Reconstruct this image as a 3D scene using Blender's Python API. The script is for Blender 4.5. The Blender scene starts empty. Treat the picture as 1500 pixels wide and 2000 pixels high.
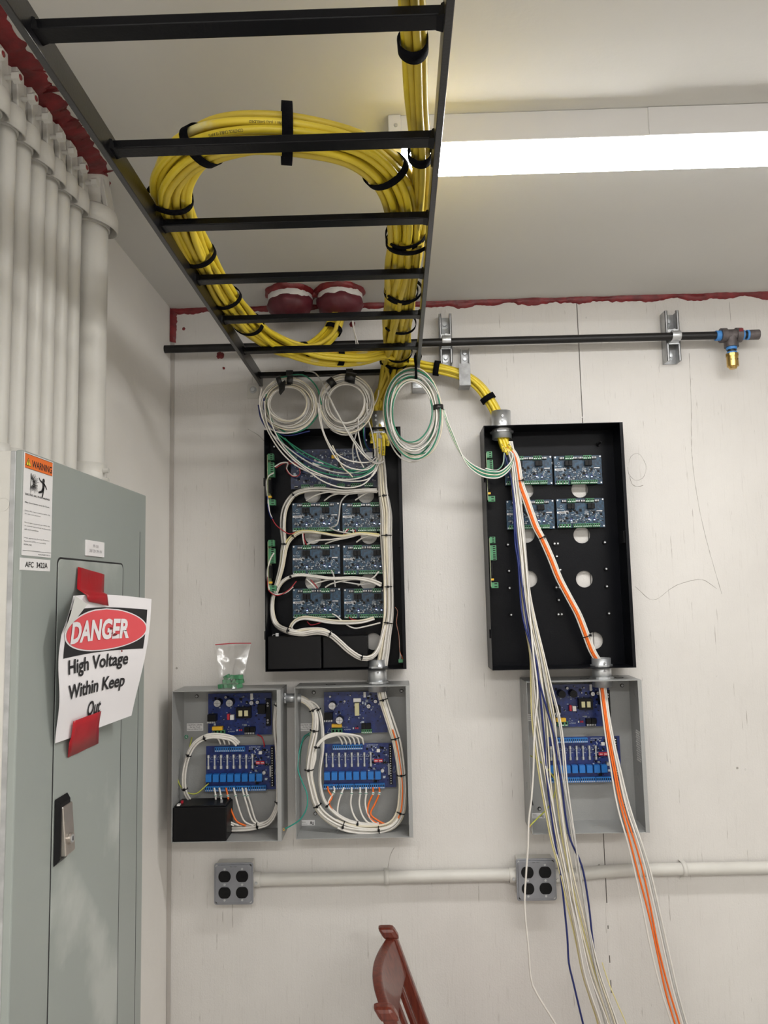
import bpy, bmesh, math, random
from mathutils import Vector, Matrix, noise
from mathutils.geometry import delaunay_2d_cdt
random.seed(7)
R = random.Random(11)
V = Vector
PI = math.pi
sc = bpy.context.scene
COL = sc.collection

# ------------------------------------------------------------------ camera (solved from the vanishing points)
F = 1480.0
dY = V((28, 153, F)).normalized()
dZ = V((-320, -14300, F)); dZ = (dZ - dY * dZ.dot(dY)).normalized()
dX = dY.cross(dZ)
if dX.x < 0: dX = -dX
CAM = V((0, -2.25, 1.75))
cam_d = bpy.data.cameras.new('camera'); cam = bpy.data.objects.new('camera', cam_d); COL.objects.link(cam)
cam_d.sensor_fit = 'HORIZONTAL'; cam_d.sensor_width = 36; cam_d.lens = F / 1500 * 36; cam_d.clip_start = 0.02
def w_of(c): return V((c.dot(dX), c.dot(dY), c.dot(dZ)))
ax, ay, az = w_of(V((1, 0, 0))), w_of(V((0, -1, 0))), w_of(V((0, 0, -1)))
M = Matrix((ax, ay, az)).transposed().to_4x4(); M.translation = CAM
cam.matrix_world = M
sc.camera = cam

# ------------------------------------------------------------------ world, exposure
sc.view_settings.view_transform = 'Standard'; sc.view_settings.look = 'None'
sc.view_settings.gamma = 1; sc.view_settings.use_curve_mapping = False
sc.view_settings.exposure = -0.05
wd = bpy.data.worlds.new('world'); sc.world = wd; wd.use_nodes = True
wd.node_tree.nodes['Background'].inputs[0].default_value = (0.9, 0.93, 1, 1)
wd.node_tree.nodes['Background'].inputs[1].default_value = 0.05
LAMP_STRENGTH = 41.0
REAR_STRENGTH = 76.0
CEIL = 2.628; XL = -0.68; XR = 2.9; YB = -4.6
XF = -0.53           # front of the panelboard

# ------------------------------------------------------------------ where a photographed point lies on a real plane
def ray(px, py): return w_of(V((px - 750, py - 1000, F)))
def at(px, py, o=0.0):
    r = ray(px, py); return CAM + r * ((-o - CAM.y) / r.y)
def onz(px, py, z):
    r = ray(px, py); return CAM + r * ((z - CAM.z) / r.z)
def onx(px, py, x):
    r = ray(px, py); return CAM + r * ((x - CAM.x) / r.x)
def proj(P):
    d = P - CAM; c = dX * d.x + dY * d.y + dZ * d.z
    return 750 + F * c.x / c.z, 1000 + F * c.y / c.z

# ------------------------------------------------------------------ materials
MATS = {}
def mat(name, col, rough=0.5, metal=0.0, var=0.0, vscale=8.0, bump=0.0, bscale=200.0, stretch=(1, 1, 1), emit=0, alpha=1, trans=0, spec=0.5, coat=0, col2=None, thr=None):
    if name in MATS: return MATS[name]
    m = bpy.data.materials.new(name); m.use_nodes = True; MATS[name] = m
    nt = m.node_tree; b = nt.nodes['Principled BSDF']
    b.inputs['Base Color'].default_value = (*col, 1); b.inputs['Roughness'].default_value = rough
    b.inputs['Metallic'].default_value = metal; b.inputs['Specular IOR Level'].default_value = spec
    if coat: b.inputs['Coat Weight'].default_value = coat
    if trans: b.inputs['Transmission Weight'].default_value = trans
    if alpha < 1: b.inputs['Alpha'].default_value = alpha
    if emit:
        b.inputs['Emission Color'].default_value = (*col, 1); b.inputs['Emission Strength'].default_value = emit
    tc = nt.nodes.new('ShaderNodeTexCoord'); mp = nt.nodes.new('ShaderNodeMapping')
    mp.inputs['Scale'].default_value = stretch; nt.links.new(tc.outputs['Object'], mp.inputs[0])
    if var or col2:
        n = nt.nodes.new('ShaderNodeTexNoise'); n.inputs['Scale'].default_value = vscale; n.inputs['Detail'].default_value = 5
        nt.links.new(mp.outputs[0], n.inputs['Vector'])
        r = nt.nodes.new('ShaderNodeValToRGB')
        a, c = (0.35, 0.65) if thr is None else thr
        r.color_ramp.elements[0].position = a; r.color_ramp.elements[1].position = c
        lo = col2 if col2 else tuple(x * (1 - var) for x in col)
        r.color_ramp.elements[0].color = (*lo, 1); r.color_ramp.elements[1].color = (*col, 1)
        nt.links.new(n.outputs['Fac'], r.inputs[0]); nt.links.new(r.outputs[0], b.inputs['Base Color'])
    if bump:
        n2 = nt.nodes.new('ShaderNodeTexNoise'); n2.inputs['Scale'].default_value = bscale; n2.inputs['Detail'].default_value = 4
        nt.links.new(mp.outputs[0], n2.inputs['Vector'])
        bp = nt.nodes.new('ShaderNodeBump'); bp.inputs['Strength'].default_value = bump; bp.inputs['Distance'].default_value = 0.002
        nt.links.new(n2.outputs['Fac'], bp.inputs['Height']); nt.links.new(bp.outputs[0], b.inputs['Normal'])
    return m

def plywood_paint():
    m = mat('painted_plywood', (0.665, 0.640, 0.600), 0.55)
    nt = m.node_tree; b = nt.nodes['Principled BSDF']; L = nt.links.new
    tc = nt.nodes.new('ShaderNodeTexCoord')
    def nz(scale, st, det=5, rough=0.6):
        mp = nt.nodes.new('ShaderNodeMapping'); mp.inputs['Scale'].default_value = st; L(tc.outputs['Object'], mp.inputs[0])
        n = nt.nodes.new('ShaderNodeTexNoise'); n.inputs['Scale'].default_value = scale; n.inputs['Detail'].default_value = det
        n.inputs['Roughness'].default_value = rough; L(mp.outputs[0], n.inputs['Vector']); return n.outputs['Fac']
    big = nz(3, (1, 1, 1)); grain = nz(60, (3.0, 1, 0.16), 7, 0.7); checks = nz(40, (4.5, 1, 0.22), 3); fine = nz(260, (1, 1, 0.7))
    def ramp(f, p0, c0, p1, c1):
        r = nt.nodes.new('ShaderNodeValToRGB'); e = r.color_ramp.elements
        e[0].position = p0; e[0].color = (*c0, 1); e[1].position = p1; e[1].color = (*c1, 1); L(f, r.inputs[0]); return r.outputs[0]
    def mul(a, c, fac=1.0):
        x = nt.nodes.new('ShaderNodeMix'); x.data_type = 'RGBA'; x.blend_type = 'MULTIPLY'; x.inputs[0].default_value = fac
        L(a, x.inputs[6]); L(c, x.inputs[7]); return x.outputs[2]
    c = ramp(big, 0.3, (0.63, 0.608, 0.58), 0.7, (0.69, 0.668, 0.64))
    c = mul(c, ramp(grain, 0.22, (0.86, 0.85, 0.84), 0.42, (1, 1, 1)))
    c = mul(c, ramp(checks, 0.27, (0.62, 0.60, 0.58), 0.30, (1, 1, 1)))
    L(c, b.inputs['Base Color'])
    s = nt.nodes.new('ShaderNodeMath'); s.operation = 'MULTIPLY_ADD'; L(grain, s.inputs[0]); s.inputs[1].default_value = 0.8; L(fine, s.inputs[2])
    bp = nt.nodes.new('ShaderNodeBump'); bp.inputs['Strength'].default_value = 0.5; bp.inputs['Distance'].default_value = 0.0016
    L(s.outputs[0], bp.inputs['Height']); L(bp.outputs[0], b.inputs['Normal'])
    return m

WALLP = plywood_paint()
CEILM = mat('ceiling_paint', (0.66, 0.65, 0.62), 0.75, var=0.03, vscale=2, bump=0.15, bscale=90)
WALLL = mat('plaster_paint', (0.82, 0.795, 0.755), 0.6, var=0.05, vscale=4, bump=0.45, bscale=45)
FLOORM = mat('sealed_concrete', (0.50, 0.485, 0.46), 0.45, var=0.25, vscale=3, bump=0.2)
TRIMM = mat('trim_paint', (0.46, 0.43, 0.40), 0.5, var=0.1, vscale=10)
SEAL = mat('red_sealant', (0.23, 0.018, 0.022), 0.38, var=0.45, vscale=35, bump=0.8, bscale=60)
MAROON = mat('maroon_putty', (0.13, 0.018, 0.03), 0.5, var=0.3, vscale=25, bump=0.6, bscale=50)
PLASTER = mat('white_filler', (0.72, 0.70, 0.68), 0.6, var=0.08, vscale=40, bump=0.5, bscale=60)
BLACKM = mat('black_enamel_steel', (0.0035, 0.004, 0.006), 0.33, var=0.2, vscale=6, bump=0.12, bscale=300, spec=0.14)
LADR = mat('black_powder_coat_glossy', (0.006, 0.006, 0.008), 0.30, var=0.3, vscale=9, bump=0.12, bscale=250, spec=0.9)
LADDER = mat('black_powder_coat', (0.003, 0.0032, 0.0045), 0.27, var=0.3, vscale=9, bump=0.12, bscale=250, spec=0.2)
GREYB = mat('grey_enclosure_paint', (0.335, 0.34, 0.335), 0.42, var=0.06, vscale=7, bump=0.25, bscale=400)
PANELG = mat('panelboard_grey', (0.30, 0.33, 0.31), 0.36, var=0.06, vscale=3, bump=0.05, bscale=150)
PANELG2 = mat('panelboard_grey_scuffed', (0.43, 0.455, 0.43), 0.45, col2=(0.30, 0.33, 0.31), vscale=6, thr=(0.50, 0.66))
GALV = mat('galvanised_steel', (0.52, 0.53, 0.54), 0.48, 0.65, var=0.25, vscale=40)
ZINC = mat('zinc_plated_steel', (0.62, 0.64, 0.66), 0.36, 0.82, var=0.15, vscale=30)
WPAINT = mat('pipe_white_paint', (0.62, 0.605, 0.565), 0.45, var=0.06, vscale=14, bump=0.2, bscale=80)
IRON = mat('black_iron_pipe', (0.016, 0.015, 0.015), 0.42, 0.3, var=0.4, vscale=20)
IRONG = mat('malleable_iron', (0.16, 0.14, 0.14), 0.55, 0.5, var=0.4, vscale=40, bump=0.5, bscale=120)
BRASS = mat('brass', (0.62, 0.42, 0.14), 0.3, 1.0, var=0.2, vscale=30)
THREAD = mat('blue_thread_tape', (0.06, 0.25, 0.62), 0.5)
YEL = mat('yellow_cable_jacket', (0.78, 0.60, 0.035), 0.36, var=0.12, vscale=20)
YEL2 = mat('yellow_cable_jacket_dull', (0.66, 0.50, 0.05), 0.42, var=0.15, vscale=20)
YELW = mat('yellow_cable_jacket_scuffed', (0.78, 0.60, 0.05), 0.4, col2=(0.74, 0.66, 0.30), vscale=14, thr=(0.34, 0.40))
WHT = mat('white_wire', (0.74, 0.71, 0.66), 0.38, var=0.06, vscale=60)
WHT2 = mat('cream_wire', (0.70, 0.64, 0.50), 0.4, var=0.05, vscale=60)
WHTG = mat('greyish_wire', (0.52, 0.51, 0.49), 0.4, var=0.1, vscale=60)
PYEL = mat('pale_yellow_wire', (0.72, 0.64, 0.30), 0.4)
GRN = mat('green_wire', (0.015, 0.20, 0.11), 0.38)
BLU = mat('blue_wire', (0.007, 0.016, 0.12), 0.38)
RED = mat('red_wire', (0.36, 0.02, 0.03), 0.4)
ORG = mat('orange_wire', (0.80, 0.15, 0.012), 0.4)
GYEL = mat('green_yellow_wire', (0.42, 0.45, 0.06), 0.4)
TEAL = mat('teal_wire', (0.02, 0.27, 0.21), 0.4)
BLKP = mat('black_plastic', (0.005, 0.005, 0.006), 0.40, spec=0.2)
HOOK = mat('hook_and_loop_strap', (0.004, 0.004, 0.006), 0.95, bump=0.6, bscale=500, spec=0.1)
TAPE = mat('black_tape', (0.010, 0.010, 0.011), 0.35)
PCBD = mat('dark_blue_board', (0.014, 0.060, 0.115), 0.35, col2=(0.008, 0.028, 0.058), vscale=110, thr=(0.44, 0.56))
PCBM = mat('deep_navy_board', (0.009, 0.022, 0.085), 0.3, col2=(0.005, 0.012, 0.045), vscale=80, thr=(0.4, 0.6))
PCBB = mat('navy_board', (0.010, 0.028, 0.17), 0.3, col2=(0.008, 0.02, 0.11), vscale=70, thr=(0.4, 0.6))
TGRN = mat('green_terminal', (0.06, 0.24, 0.11), 0.45, var=0.2, vscale=40)
TBLU = mat('blue_terminal', (0.02, 0.17, 0.50), 0.42)
RELB = mat('blue_relay', (0.012, 0.15, 0.48), 0.3)
CAPS = mat('capacitor_top', (0.55, 0.55, 0.56), 0.35, 0.7, var=0.15, vscale=60)
GLASS = mat('fuse_glass', (0.8, 0.82, 0.82), 0.1, 0.0, trans=0.6)
YCAP = mat('yellow_film_capacitor', (0.72, 0.42, 0.02), 0.4)
CREAM = mat('winding_cream', (0.66, 0.62, 0.36), 0.5)
REDP = mat('red_plastic', (0.50, 0.02, 0.04), 0.4)
PINW = mat('pale_plastic', (0.72, 0.71, 0.69), 0.5)
STICK = mat('label_white', (0.76, 0.75, 0.75), 0.45)
INK = mat('ink_black', (0.012, 0.011, 0.013), 0.6)
SMDG = mat('component_grey', (0.22, 0.25, 0.28), 0.5)
SILK = mat('silkscreen_white', (0.50, 0.56, 0.62), 0.6)
LED = mat('led_lit', (0.55, 0.7, 1.0), 0.4, emit=2.5)
ORS = mat('warning_orange', (0.78, 0.16, 0.02), 0.45)
YSG = mat('warning_yellow', (0.85, 0.72, 0.03), 0.45)
PAPER = mat('sign_paper', (0.80, 0.78, 0.80), 0.38, var=0.02, vscale=8)
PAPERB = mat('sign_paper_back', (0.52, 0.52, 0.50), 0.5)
SRED = mat('sign_red', (0.72, 0.085, 0.10), 0.4)
RTAPE = mat('red_tape', (0.46, 0.006, 0.016), 0.32, var=0.15, vscale=20, alpha=.86)
WOOD = mat('reddish_wood', (0.17, 0.030, 0.013), 0.30, col2=(0.075, 0.010, 0.006), vscale=22, stretch=(6, 6, 0.6), thr=(0.3, 0.7), coat=0.25)
CONC = mat('dark_gap', (0.03, 0.028, 0.026), 0.8)
CRACKM = mat('crack_line', (0.34, 0.32, 0.29), 0.8)
NICK = mat('brushed_nickel', (0.50, 0.46, 0.42), 0.35, 0.9, var=0.1, vscale=60)
DPLATE = mat('outlet_cover_steel', (0.30, 0.31, 0.34), 0.38, 0.6, var=0.12, vscale=20)
FIXW = mat('fixture_white_enamel', (0.70, 0.69, 0.68), 0.4)
LENS = mat('lamp_diffuser', (1.0, 0.985, 0.965), 0.4, emit=LAMP_STRENGTH)
LENS2 = mat('rear_lamp_diffuser', (1.0, 0.985, 0.96), 0.4, emit=REAR_STRENGTH)

# plastic bag: thin clear film
BAG = bpy.data.materials.new('clear_film'); BAG.use_nodes = True
_n = BAG.node_tree; _o = _n.nodes['Material Output']; _n.nodes.remove(_n.nodes['Principled BSDF'])
_t = _n.nodes.new('ShaderNodeBsdfTransparent'); _g = _n.nodes.new('ShaderNodeBsdfGlossy'); _g.inputs['Roughness'].default_value = 0.15
_d = _n.nodes.new('ShaderNodeBsdfDiffuse'); _x = _n.nodes.new('ShaderNodeMixShader'); _y = _n.nodes.new('ShaderNodeMixShader')
_x.inputs[0].default_value = 0.10; _y.inputs[0].default_value = 0.035
_n.links.new(_t.outputs[0], _x.inputs[1]); _n.links.new(_g.outputs[0], _x.inputs[2]); _n.links.new(_x.outputs[0], _y.inputs[1]); _n.links.new(_d.outputs[0], _y.inputs[2]); _n.links.new(_y.outputs[0], _o.inputs[0])

# ------------------------------------------------------------------ mesh collecting
def wpos(o):
    p = V((0, 0, 0))
    while o is not None: p = p + o.location; o = o.parent
    return p

class MB:
    def __init__(s): s.v = []; s.f = []; s.m = []; s.sm = []; s.mats = []
    def mi(s, m):
        if m not in s.mats: s.mats.append(m)
        return s.mats.index(m)
    def add(s, vs, fs, m, smooth=False):
        b = len(s.v); k = s.mi(m); s.v += [V(p) for p in vs]
        for f in fs: s.f.append([b + i for i in f]); s.m.append(k); s.sm.append(smooth)
        return s
    def box(s, lo, hi, m, rot=None, c=None):
        x0, y0, z0 = lo; x1, y1, z1 = hi
        vs = [V(p) for p in ((x0, y0, z0), (x1, y0, z0), (x1, y1, z0), (x0, y1, z0), (x0, y0, z1), (x1, y0, z1), (x1, y1, z1), (x0, y1, z1))]
        if rot is not None:
            c = c or (V(lo) + V(hi)) / 2; vs = [c + rot @ (p - c) for p in vs]
        return s.add(vs, [(0, 3, 2, 1), (4, 5, 6, 7), (0, 1, 5, 4), (1, 2, 6, 5), (2, 3, 7, 6), (3, 0, 4, 7)], m)
    def hexa(s, a, b, m):   # two quads, matching corners
        return s.add(list(a) + list(b), [(0, 3, 2, 1), (4, 5, 6, 7), (0, 1, 5, 4), (1, 2, 6, 5), (2, 3, 7, 6), (3, 0, 4, 7)], m)
    def cyl(s, p0, p1, r, m, n=16, r1=None, smooth=True, caps=True):
        p0 = V(p0); p1 = V(p1); r1 = r if r1 is None else r1
        t = (p1 - p0).normalized(); u = t.orthogonal().normalized(); w = t.cross(u)
        vs = []
        for p, q in ((p0, r), (p1, r1)):
            for i in range(n): a = 2 * PI * i / n; vs.append(p + (u * math.cos(a) + w * math.sin(a)) * q)
        s.add(vs, [(i, (i + 1) % n, n + (i + 1) % n, n + i) for i in range(n)], m, smooth)
        if caps:
            s.add(vs[:n], [tuple(range(n - 1, -1, -1))], m); s.add(vs[n:], [tuple(range(n))], m)
        return s
    def pipe(s, p0, p1, ro, ri, m, n=24):     # hollow cylinder
        p0 = V(p0); p1 = V(p1); t = (p1 - p0).normalized(); u = t.orthogonal().normalized(); w = t.cross(u)
        vs = []
        for p, q in ((p0, ro), (p1, ro), (p1, ri), (p0, ri)):
            for i in range(n): a = 2 * PI * i / n; vs.append(p + (u * math.cos(a) + w * math.sin(a)) * q)
        for k in range(4):
            fs = [(k * n + i, k * n + (i + 1) % n, ((k + 1) % 4) * n + (i + 1) % n, ((k + 1) % 4) * n + i) for i in range(n)]
            b = len(s.v)
            if k == 0: s.add(vs, [], m); base = len(s.v) - len(vs)
            mi = s.mi(m)
            for f in fs: s.f.append([base + i for i in f]); s.m.append(mi); s.sm.append(k % 2 == 0)
        return s
    def tube(s, pts, r, m, n=6, caps=True):
        pts = [V(p) for p in pts]; fr = frames(pts); vs = []; N = len(pts)
        for p, (t, u, w) in zip(pts, fr):
            for i in range(n): a = 2 * PI * i / n; vs.append(p + (u * math.cos(a) + w * math.sin(a)) * r)
        fs = [(k * n + i, k * n + (i + 1) % n, (k + 1) * n + (i + 1) % n, (k + 1) * n + i) for k in range(N - 1) for i in range(n)]
        s.add(vs, fs, m, True)
        if caps: s.add(vs[:n], [tuple(range(n - 1, -1, -1))], m); s.add(vs[-n:], [tuple(range(n))], m)
        return s
    def lathe(s, c, axis, prof, m, n=24):   # prof: (distance along axis, radius)
        c = V(c); t = V(axis).normalized(); u = t.orthogonal().normalized(); w = t.cross(u); vs = []
        for h, r in prof:
            for i in range(n): a = 2 * PI * i / n; vs.append(c + t * h + (u * math.cos(a) + w * math.sin(a)) * max(r, 1e-5))
        K = len(prof)
        return s.add(vs, [(k * n + i, k * n + (i + 1) % n, (k + 1) * n + (i + 1) % n, (k + 1) * n + i) for k in range(K - 1) for i in range(n)], m, True)
    def prism(s, poly, o, u, v, nrm, h, m):     # polygon in (u,v) at o, raised by h along nrm
        o = V(o); n = len(poly)
        a = [o + u * p[0] + v * p[1] for p in poly]; b = [p + nrm * h for p in a]
        return s.add(a + b, [tuple(range(n - 1, -1, -1)), tuple(range(n, 2 * n))] + [(i, (i + 1) % n, n + (i + 1) % n, n + i) for i in range(n)], m)
    def build(s, name, parent=None, bevel=0):
        lo = V((min(p.x for p in s.v), min(p.y for p in s.v), min(p.z for p in s.v))); hi = V((max(p.x for p in s.v), max(p.y for p in s.v), max(p.z for p in s.v)))
        c = (lo + hi) / 2
        me = bpy.data.meshes.new(name); me.from_pydata([p - c for p in s.v], [], s.f)
        for m in s.mats: me.materials.append(m)
        me.polygons.foreach_set('material_index', s.m); me.polygons.foreach_set('use_smooth', s.sm)
        me.update()
        bm = bmesh.new(); bm.from_mesh(me); bmesh.ops.recalc_face_normals(bm, faces=bm.faces); bm.to_mesh(me); bm.free()
        o = bpy.data.objects.new(name, me); COL.objects.link(o)
        o.parent = parent; o.location = c - (wpos(parent) if parent else V((0, 0, 0)))
        if bevel:
            b = o.modifiers.new('bevel', 'BEVEL'); b.width = bevel; b.segments = 2; b.limit_method = 'ANGLE'
        return o

def frames(pts):
    N = len(pts); T = []
    for i in range(N):
        d = pts[min(i + 1, N - 1)] - pts[max(i - 1, 0)]
        T.append(d.normalized() if d.length > 1e-9 else V((0, 0, 1)))
    u = T[0].cross(V((0, 1, 0)))
    if u.length < 0.2: u = T[0].cross(V((0, 0, 1)))
    u.normalize(); out = []
    for t in T:
        u = u - t * u.dot(t)
        if u.length < 1e-6: u = t.orthogonal()
        u.normalize(); out.append((t, u.copy(), t.cross(u)))
    return out

def spline(P, step=0.012):
    P = [V(p) for p in P]
    if len(P) == 2: P = [P[0], (P[0] + P[1]) / 2, P[1]]
    Q = [P[0] * 2 - P[1]] + P + [P[-1] * 2 - P[-2]]; out = []
    for i in range(1, len(Q) - 2):
        a, b, c, d = Q[i - 1:i + 3]; n = max(2, int((c - b).length / step))
        for k in range(n):
            t = k / n
            out.append(0.5 * ((2 * b) + (c - a) * t + (2 * a - 5 * b + 4 * c - d) * t * t + (3 * b - a - 3 * c + d) * t ** 3))
    out.append(P[-1]); return out

def wp(pts, o=0.06): return [at(p[0], p[1], p[2] if len(p) > 2 else o) for p in pts]
def view(ox, oy, s, pts):      # photograph crops: crop pixels to photograph pixels
    return [(ox + p[0] / s, oy + p[1] / s) + tuple(p[2:]) for p in pts]

def thing(name, label, cat, loc=(0, 0, 0), group=None):
    o = bpy.data.objects.new(name, None); COL.objects.link(o); o.location = loc; o.empty_display_size = 0.02
    o['label'] = label; o['category'] = cat
    if group: o['group'] = group
    return o
def tag(o, label, cat, group=None):
    o['label'] = label; o['category'] = cat
    if group: o['group'] = group
    return o
def struct(o): o['kind'] = 'structure'; return o
KIDS = {}
def dup(root, loc, label):
    r = root.copy(); COL.objects.link(r); r.location = loc; r['label'] = label
    for ch in list(root.children):
        c = ch.copy(); COL.objects.link(c); c.parent = r
        for g in list(ch.children):
            d = g.copy(); COL.objects.link(d); d.parent = c
    return r

TXT = {}
def text_geo(body, bold=0.0):
    key = (body, bold)
    if key in TXT: return TXT[key]
    cu = bpy.data.curves.new('lettering', 'FONT'); cu.body = body; cu.size = 1; cu.offset = bold; cu.resolution_u = 3
    ob = bpy.data.objects.new('lettering', cu); COL.objects.link(ob)
    dg = bpy.context.evaluated_depsgraph_get(); dg.update()
    me = bpy.data.meshes.new_from_object(ob.evaluated_get(dg))
    vs = [(v.co.x, v.co.y) for v in me.vertices]; fs = [tuple(p.vertices) for p in me.polygons]
    bpy.data.objects.remove(ob); bpy.data.curves.remove(cu); bpy.data.meshes.remove(me)
    x0 = min(p[0] for p in vs); x1 = max(p[0] for p in vs); y0 = min(p[1] for p in vs); y1 = max(p[1] for p in vs)
    TXT[key] = ([((p[0] - x0) / (x1 - x0), (p[1] - y0) / (y1 - y0)) for p in vs], fs); return TXT[key]
def text_on(mb, body, m, o, u, v, w, h, bold=0.0):   # lettering filling the w x h box at o along u, v
    vs, fs = text_geo(body, bold); o = V(o)
    mb.add([o + u * (p[0] * w) + v * (p[1] * h) for p in vs], fs, m)
UX, UY, UZ = V((1, 0, 0)), V((0, 1, 0)), V((0, 0, 1))

def plate(outline, holes, o, u, v, nrm, th, m):    # flat plate with real holes, given thickness
    mb = MB(); pts = [V(p) for p in outline]; n0 = len(pts); edges = [(i, (i + 1) % n0) for i in range(n0)]
    hs = []
    for (cx, cy, r, r2) in holes:
        b = len(pts); k = 24; hs.append((cx, cy, r, r2))
        pts += [V((cx + r * math.cos(2 * PI * i / k), cy + r2 * math.sin(2 * PI * i / k))) for i in range(k)]
        edges += [(b + i, b + (i + 1) % k) for i in range(k)]
    vs, es, fs, _, _, _ = delaunay_2d_cdt([V((p[0], p[1])) for p in pts], edges, [], 1, 1e-6)
    keep = []
    for f in fs:
        c = sum((vs[i] for i in f), V((0, 0))) / len(f)
        if all(((c[0] - h[0]) / h[2]) ** 2 + ((c[1] - h[1]) / h[3]) ** 2 > 0.995 for h in hs): keep.append(tuple(f))
    o = V(o); A = [o + u * p[0] + v * p[1] for p in vs]; B = [p + nrm * th for p in A]; n = len(A)
    cnt = {}
    for f in keep:
        for i in range(len(f)):
            a, b = f[i], f[(i + 1) % len(f)]; cnt[(a, b)] = 1
    side = [(a, b, n + b, n + a) for (a, b) in cnt if (b, a) not in cnt]
    mb.add(A + B, [f[::-1] for f in keep] + [tuple(n + i for i in f) for f in keep] + side, m)
    return mb

# ================================================================== THE ROOM
def shell(name, lo, hi, m):
    o = MB().box(lo, hi, m).build(name); return struct(o)
shell('floor', (XL - .1, YB - .1, -.1), (XR + .1, .1, 0), FLOORM)
shell('ceiling', (XL - .1, YB - .1, CEIL), (XR + .1, .1, CEIL + .1), CEILM)
wl = shell('wall_left', (XL - .1, YB, 0), (XL, .06, CEIL), WALLL)
shell('wall_right', (XR, YB, 0), (XR + .1, .06, CEIL), WALLL)
shell('wall_rear', (XL - .1, YB - .1, 0), (XR + .1, YB, CEIL), WALLL)
wb = shell('wall_back', (XL, .014, 0), (XR, .1, CEIL), CONC)
SX = 0.5665
gap = 0.0011
seams = [XL, SX, SX + 1.2205, XR]
for i in range(3):
    a = seams[i] + (0 if i == 0 else gap); b = seams[i + 1] - (gap if i < 2 else 0)
    mb = MB(); N = 60       # edge wanders a little, with filler closing the joint here and there
    mb.box((a, 0, 0), (b, .014, CEIL), WALLP)
    mb.build('plywood_panel', wb, bevel=0.0007)
# filler smears over the seam (paint bridging the joint)
for z0, z1 in ((0.40, 0.62), (0.655, 0.70), (0.72, 0.79), (0.80, 0.86)):
    MB().box((SX - .004, -.0006, z0), (SX + .004, .002, z1), WALLP).build('seam_filler', wb, bevel=0.0004)
def ribbon(pts, w, m, name, parent, o=0.0006):
    P = spline(wp([(p[0], p[1]) for p in pts], 0), 0.01); mb = MB(); vs = []
    for i, p in enumerate(P):
        t = (P[min(i + 1, len(P) - 1)] - P[max(i - 1, 0)]).normalized(); s = t.cross(UY).normalized()
        ww = w * (0.4 + R.random()); j = s * R.uniform(-1, 1) * w * 0.6
        vs += [p + j - s * ww - UY * 0.0001, p + j - UY * o, p + j + s * ww - UY * 0.0001]
    n = len(P)
    mb.add(vs, [q for k in range(n - 1) for q in ((3 * k, 3 * k + 1, 3 * k + 4, 3 * k + 3), (3 * k + 1, 3 * k + 2, 3 * k + 5, 3 * k + 4))], m)
    return mb.build(name, parent)
ribbon([(1346, 690), (1350, 790), (1351, 880), (1360, 960), (1376, 1040), (1395, 1110), (1410, 1160)], .0007, CRACKM, 'crack', wb)
ribbon([(1240, 1145), (1275, 1172), (1310, 1150), (1330, 1140), (1370, 1132), (1400, 1150)], .0007, CRACKM, 'crack', wb)
ribbon([(1228, 905), (1232, 892), (1245, 885), (1256, 896), (1262, 915), (1255, 934), (1240, 938), (1228, 925), (1226, 912)], .0006, CRACKM, 'crack', wb)
ribbon([(1230, 930), (1234, 945), (1244, 950), (1256, 948)], .0009, CRACKM, 'crack', wb)
ribbon([(484, 838), (505, 850), (522, 868)], .0008, CRACKM, 'crack', wb)
ribbon([(770, 1655), (762, 1672), (757, 1700)], .0008, CRACKM, 'crack', wb)
for px, py in ((1170, 1690), (1204, 1710), (1352, 740), (1456, 1502), (610, 1905), (700, 1990), (345, 1305), (342, 1620), (1145, 620), (1136, 815), (1440, 1500), (1180, 860), (350, 1960), (860, 1120), (905, 1500), (1400, 1320)):
    p = at(px, py); mb = MB(); mb.lathe(p + UY * .0005, -UY, [(0, .0036), (.0014, .0030), (.0012, .0015), (0.0003, .0002)], CRACKM if px % 3 == 0 else WALLP, 10); mb.build('nail_head', wb)
# narrow trim board in the left back corner
p0 = at(338, 1200).x
struct(MB().box((XL, -.004, 0), (p0, .0, CEIL - .03), TRIMM).build('trim_1', bevel=.001))

# ---------------------------------------------------------------- red sealant beads
def bead(a, b, w1, w2, label, seed):     # along the joint: irregular band on wall and ceiling
    rr = random.Random(seed); a = V(a); b = V(b); L = (b - a).length; t = (b - a).normalized(); n = int(L / 0.006)
    inn = V((0, -1, 0)) if abs(t.x) > .5 else V((1, 0, 0))
    vs = []
    for i in range(n + 1):
        p = a + t * (L * i / n); x = L * i / n * 14 + seed * 9
        e1 = w1 * (1 + .8 * noise.noise(V((x, 0, 0))) + .35 * noise.noise(V((x * 5, 3, 0))))
        e2 = w2 * (1 + .8 * noise.noise(V((x, 7, 0))) + .35 * noise.noise(V((x * 5, 9, 0))))
        vs += [p - UZ * e1, p - UZ * (e1 * .8) + inn * .004, p - UZ * .007 + inn * .007, p + inn * (e2 * .8) - UZ * .003, p + inn * e2]
    mb = MB(); mb.add(vs, [(5 * k + j, 5 * k + j + 1, 5 * k + j + 6, 5 * k + j + 5) for k in range(n) for j in range(4)], SEAL, True)
    return tag(mb.build('sealant_bead'), label, 'sealant')
bead((XL + .004, 0, CEIL), (XR - .01, 0, CEIL), .016, .008, 'long dark red sealant bead along the top of the back wall under the ceiling', 1)
mb = MB(); vs = []
for i in range(26):
    z = CEIL - .002 - i * .0042; wdt = .006 * (1.3 + noise.noise(V((i * .5, 2, 0)))) * (1 - i / 40)
    vs += [V((XL + .001, -.016, z)), V((XL + .006, -.008, z)), V((XL + .010, -.005, z)), V((XL + .012 + wdt, -.001, z))]
mb.add(vs, [(4 * k + j, 4 * k + j + 1, 4 * k + j + 5, 4 * k + j + 4) for k in range(25) for j in range(3)], SEAL, True)
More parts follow.
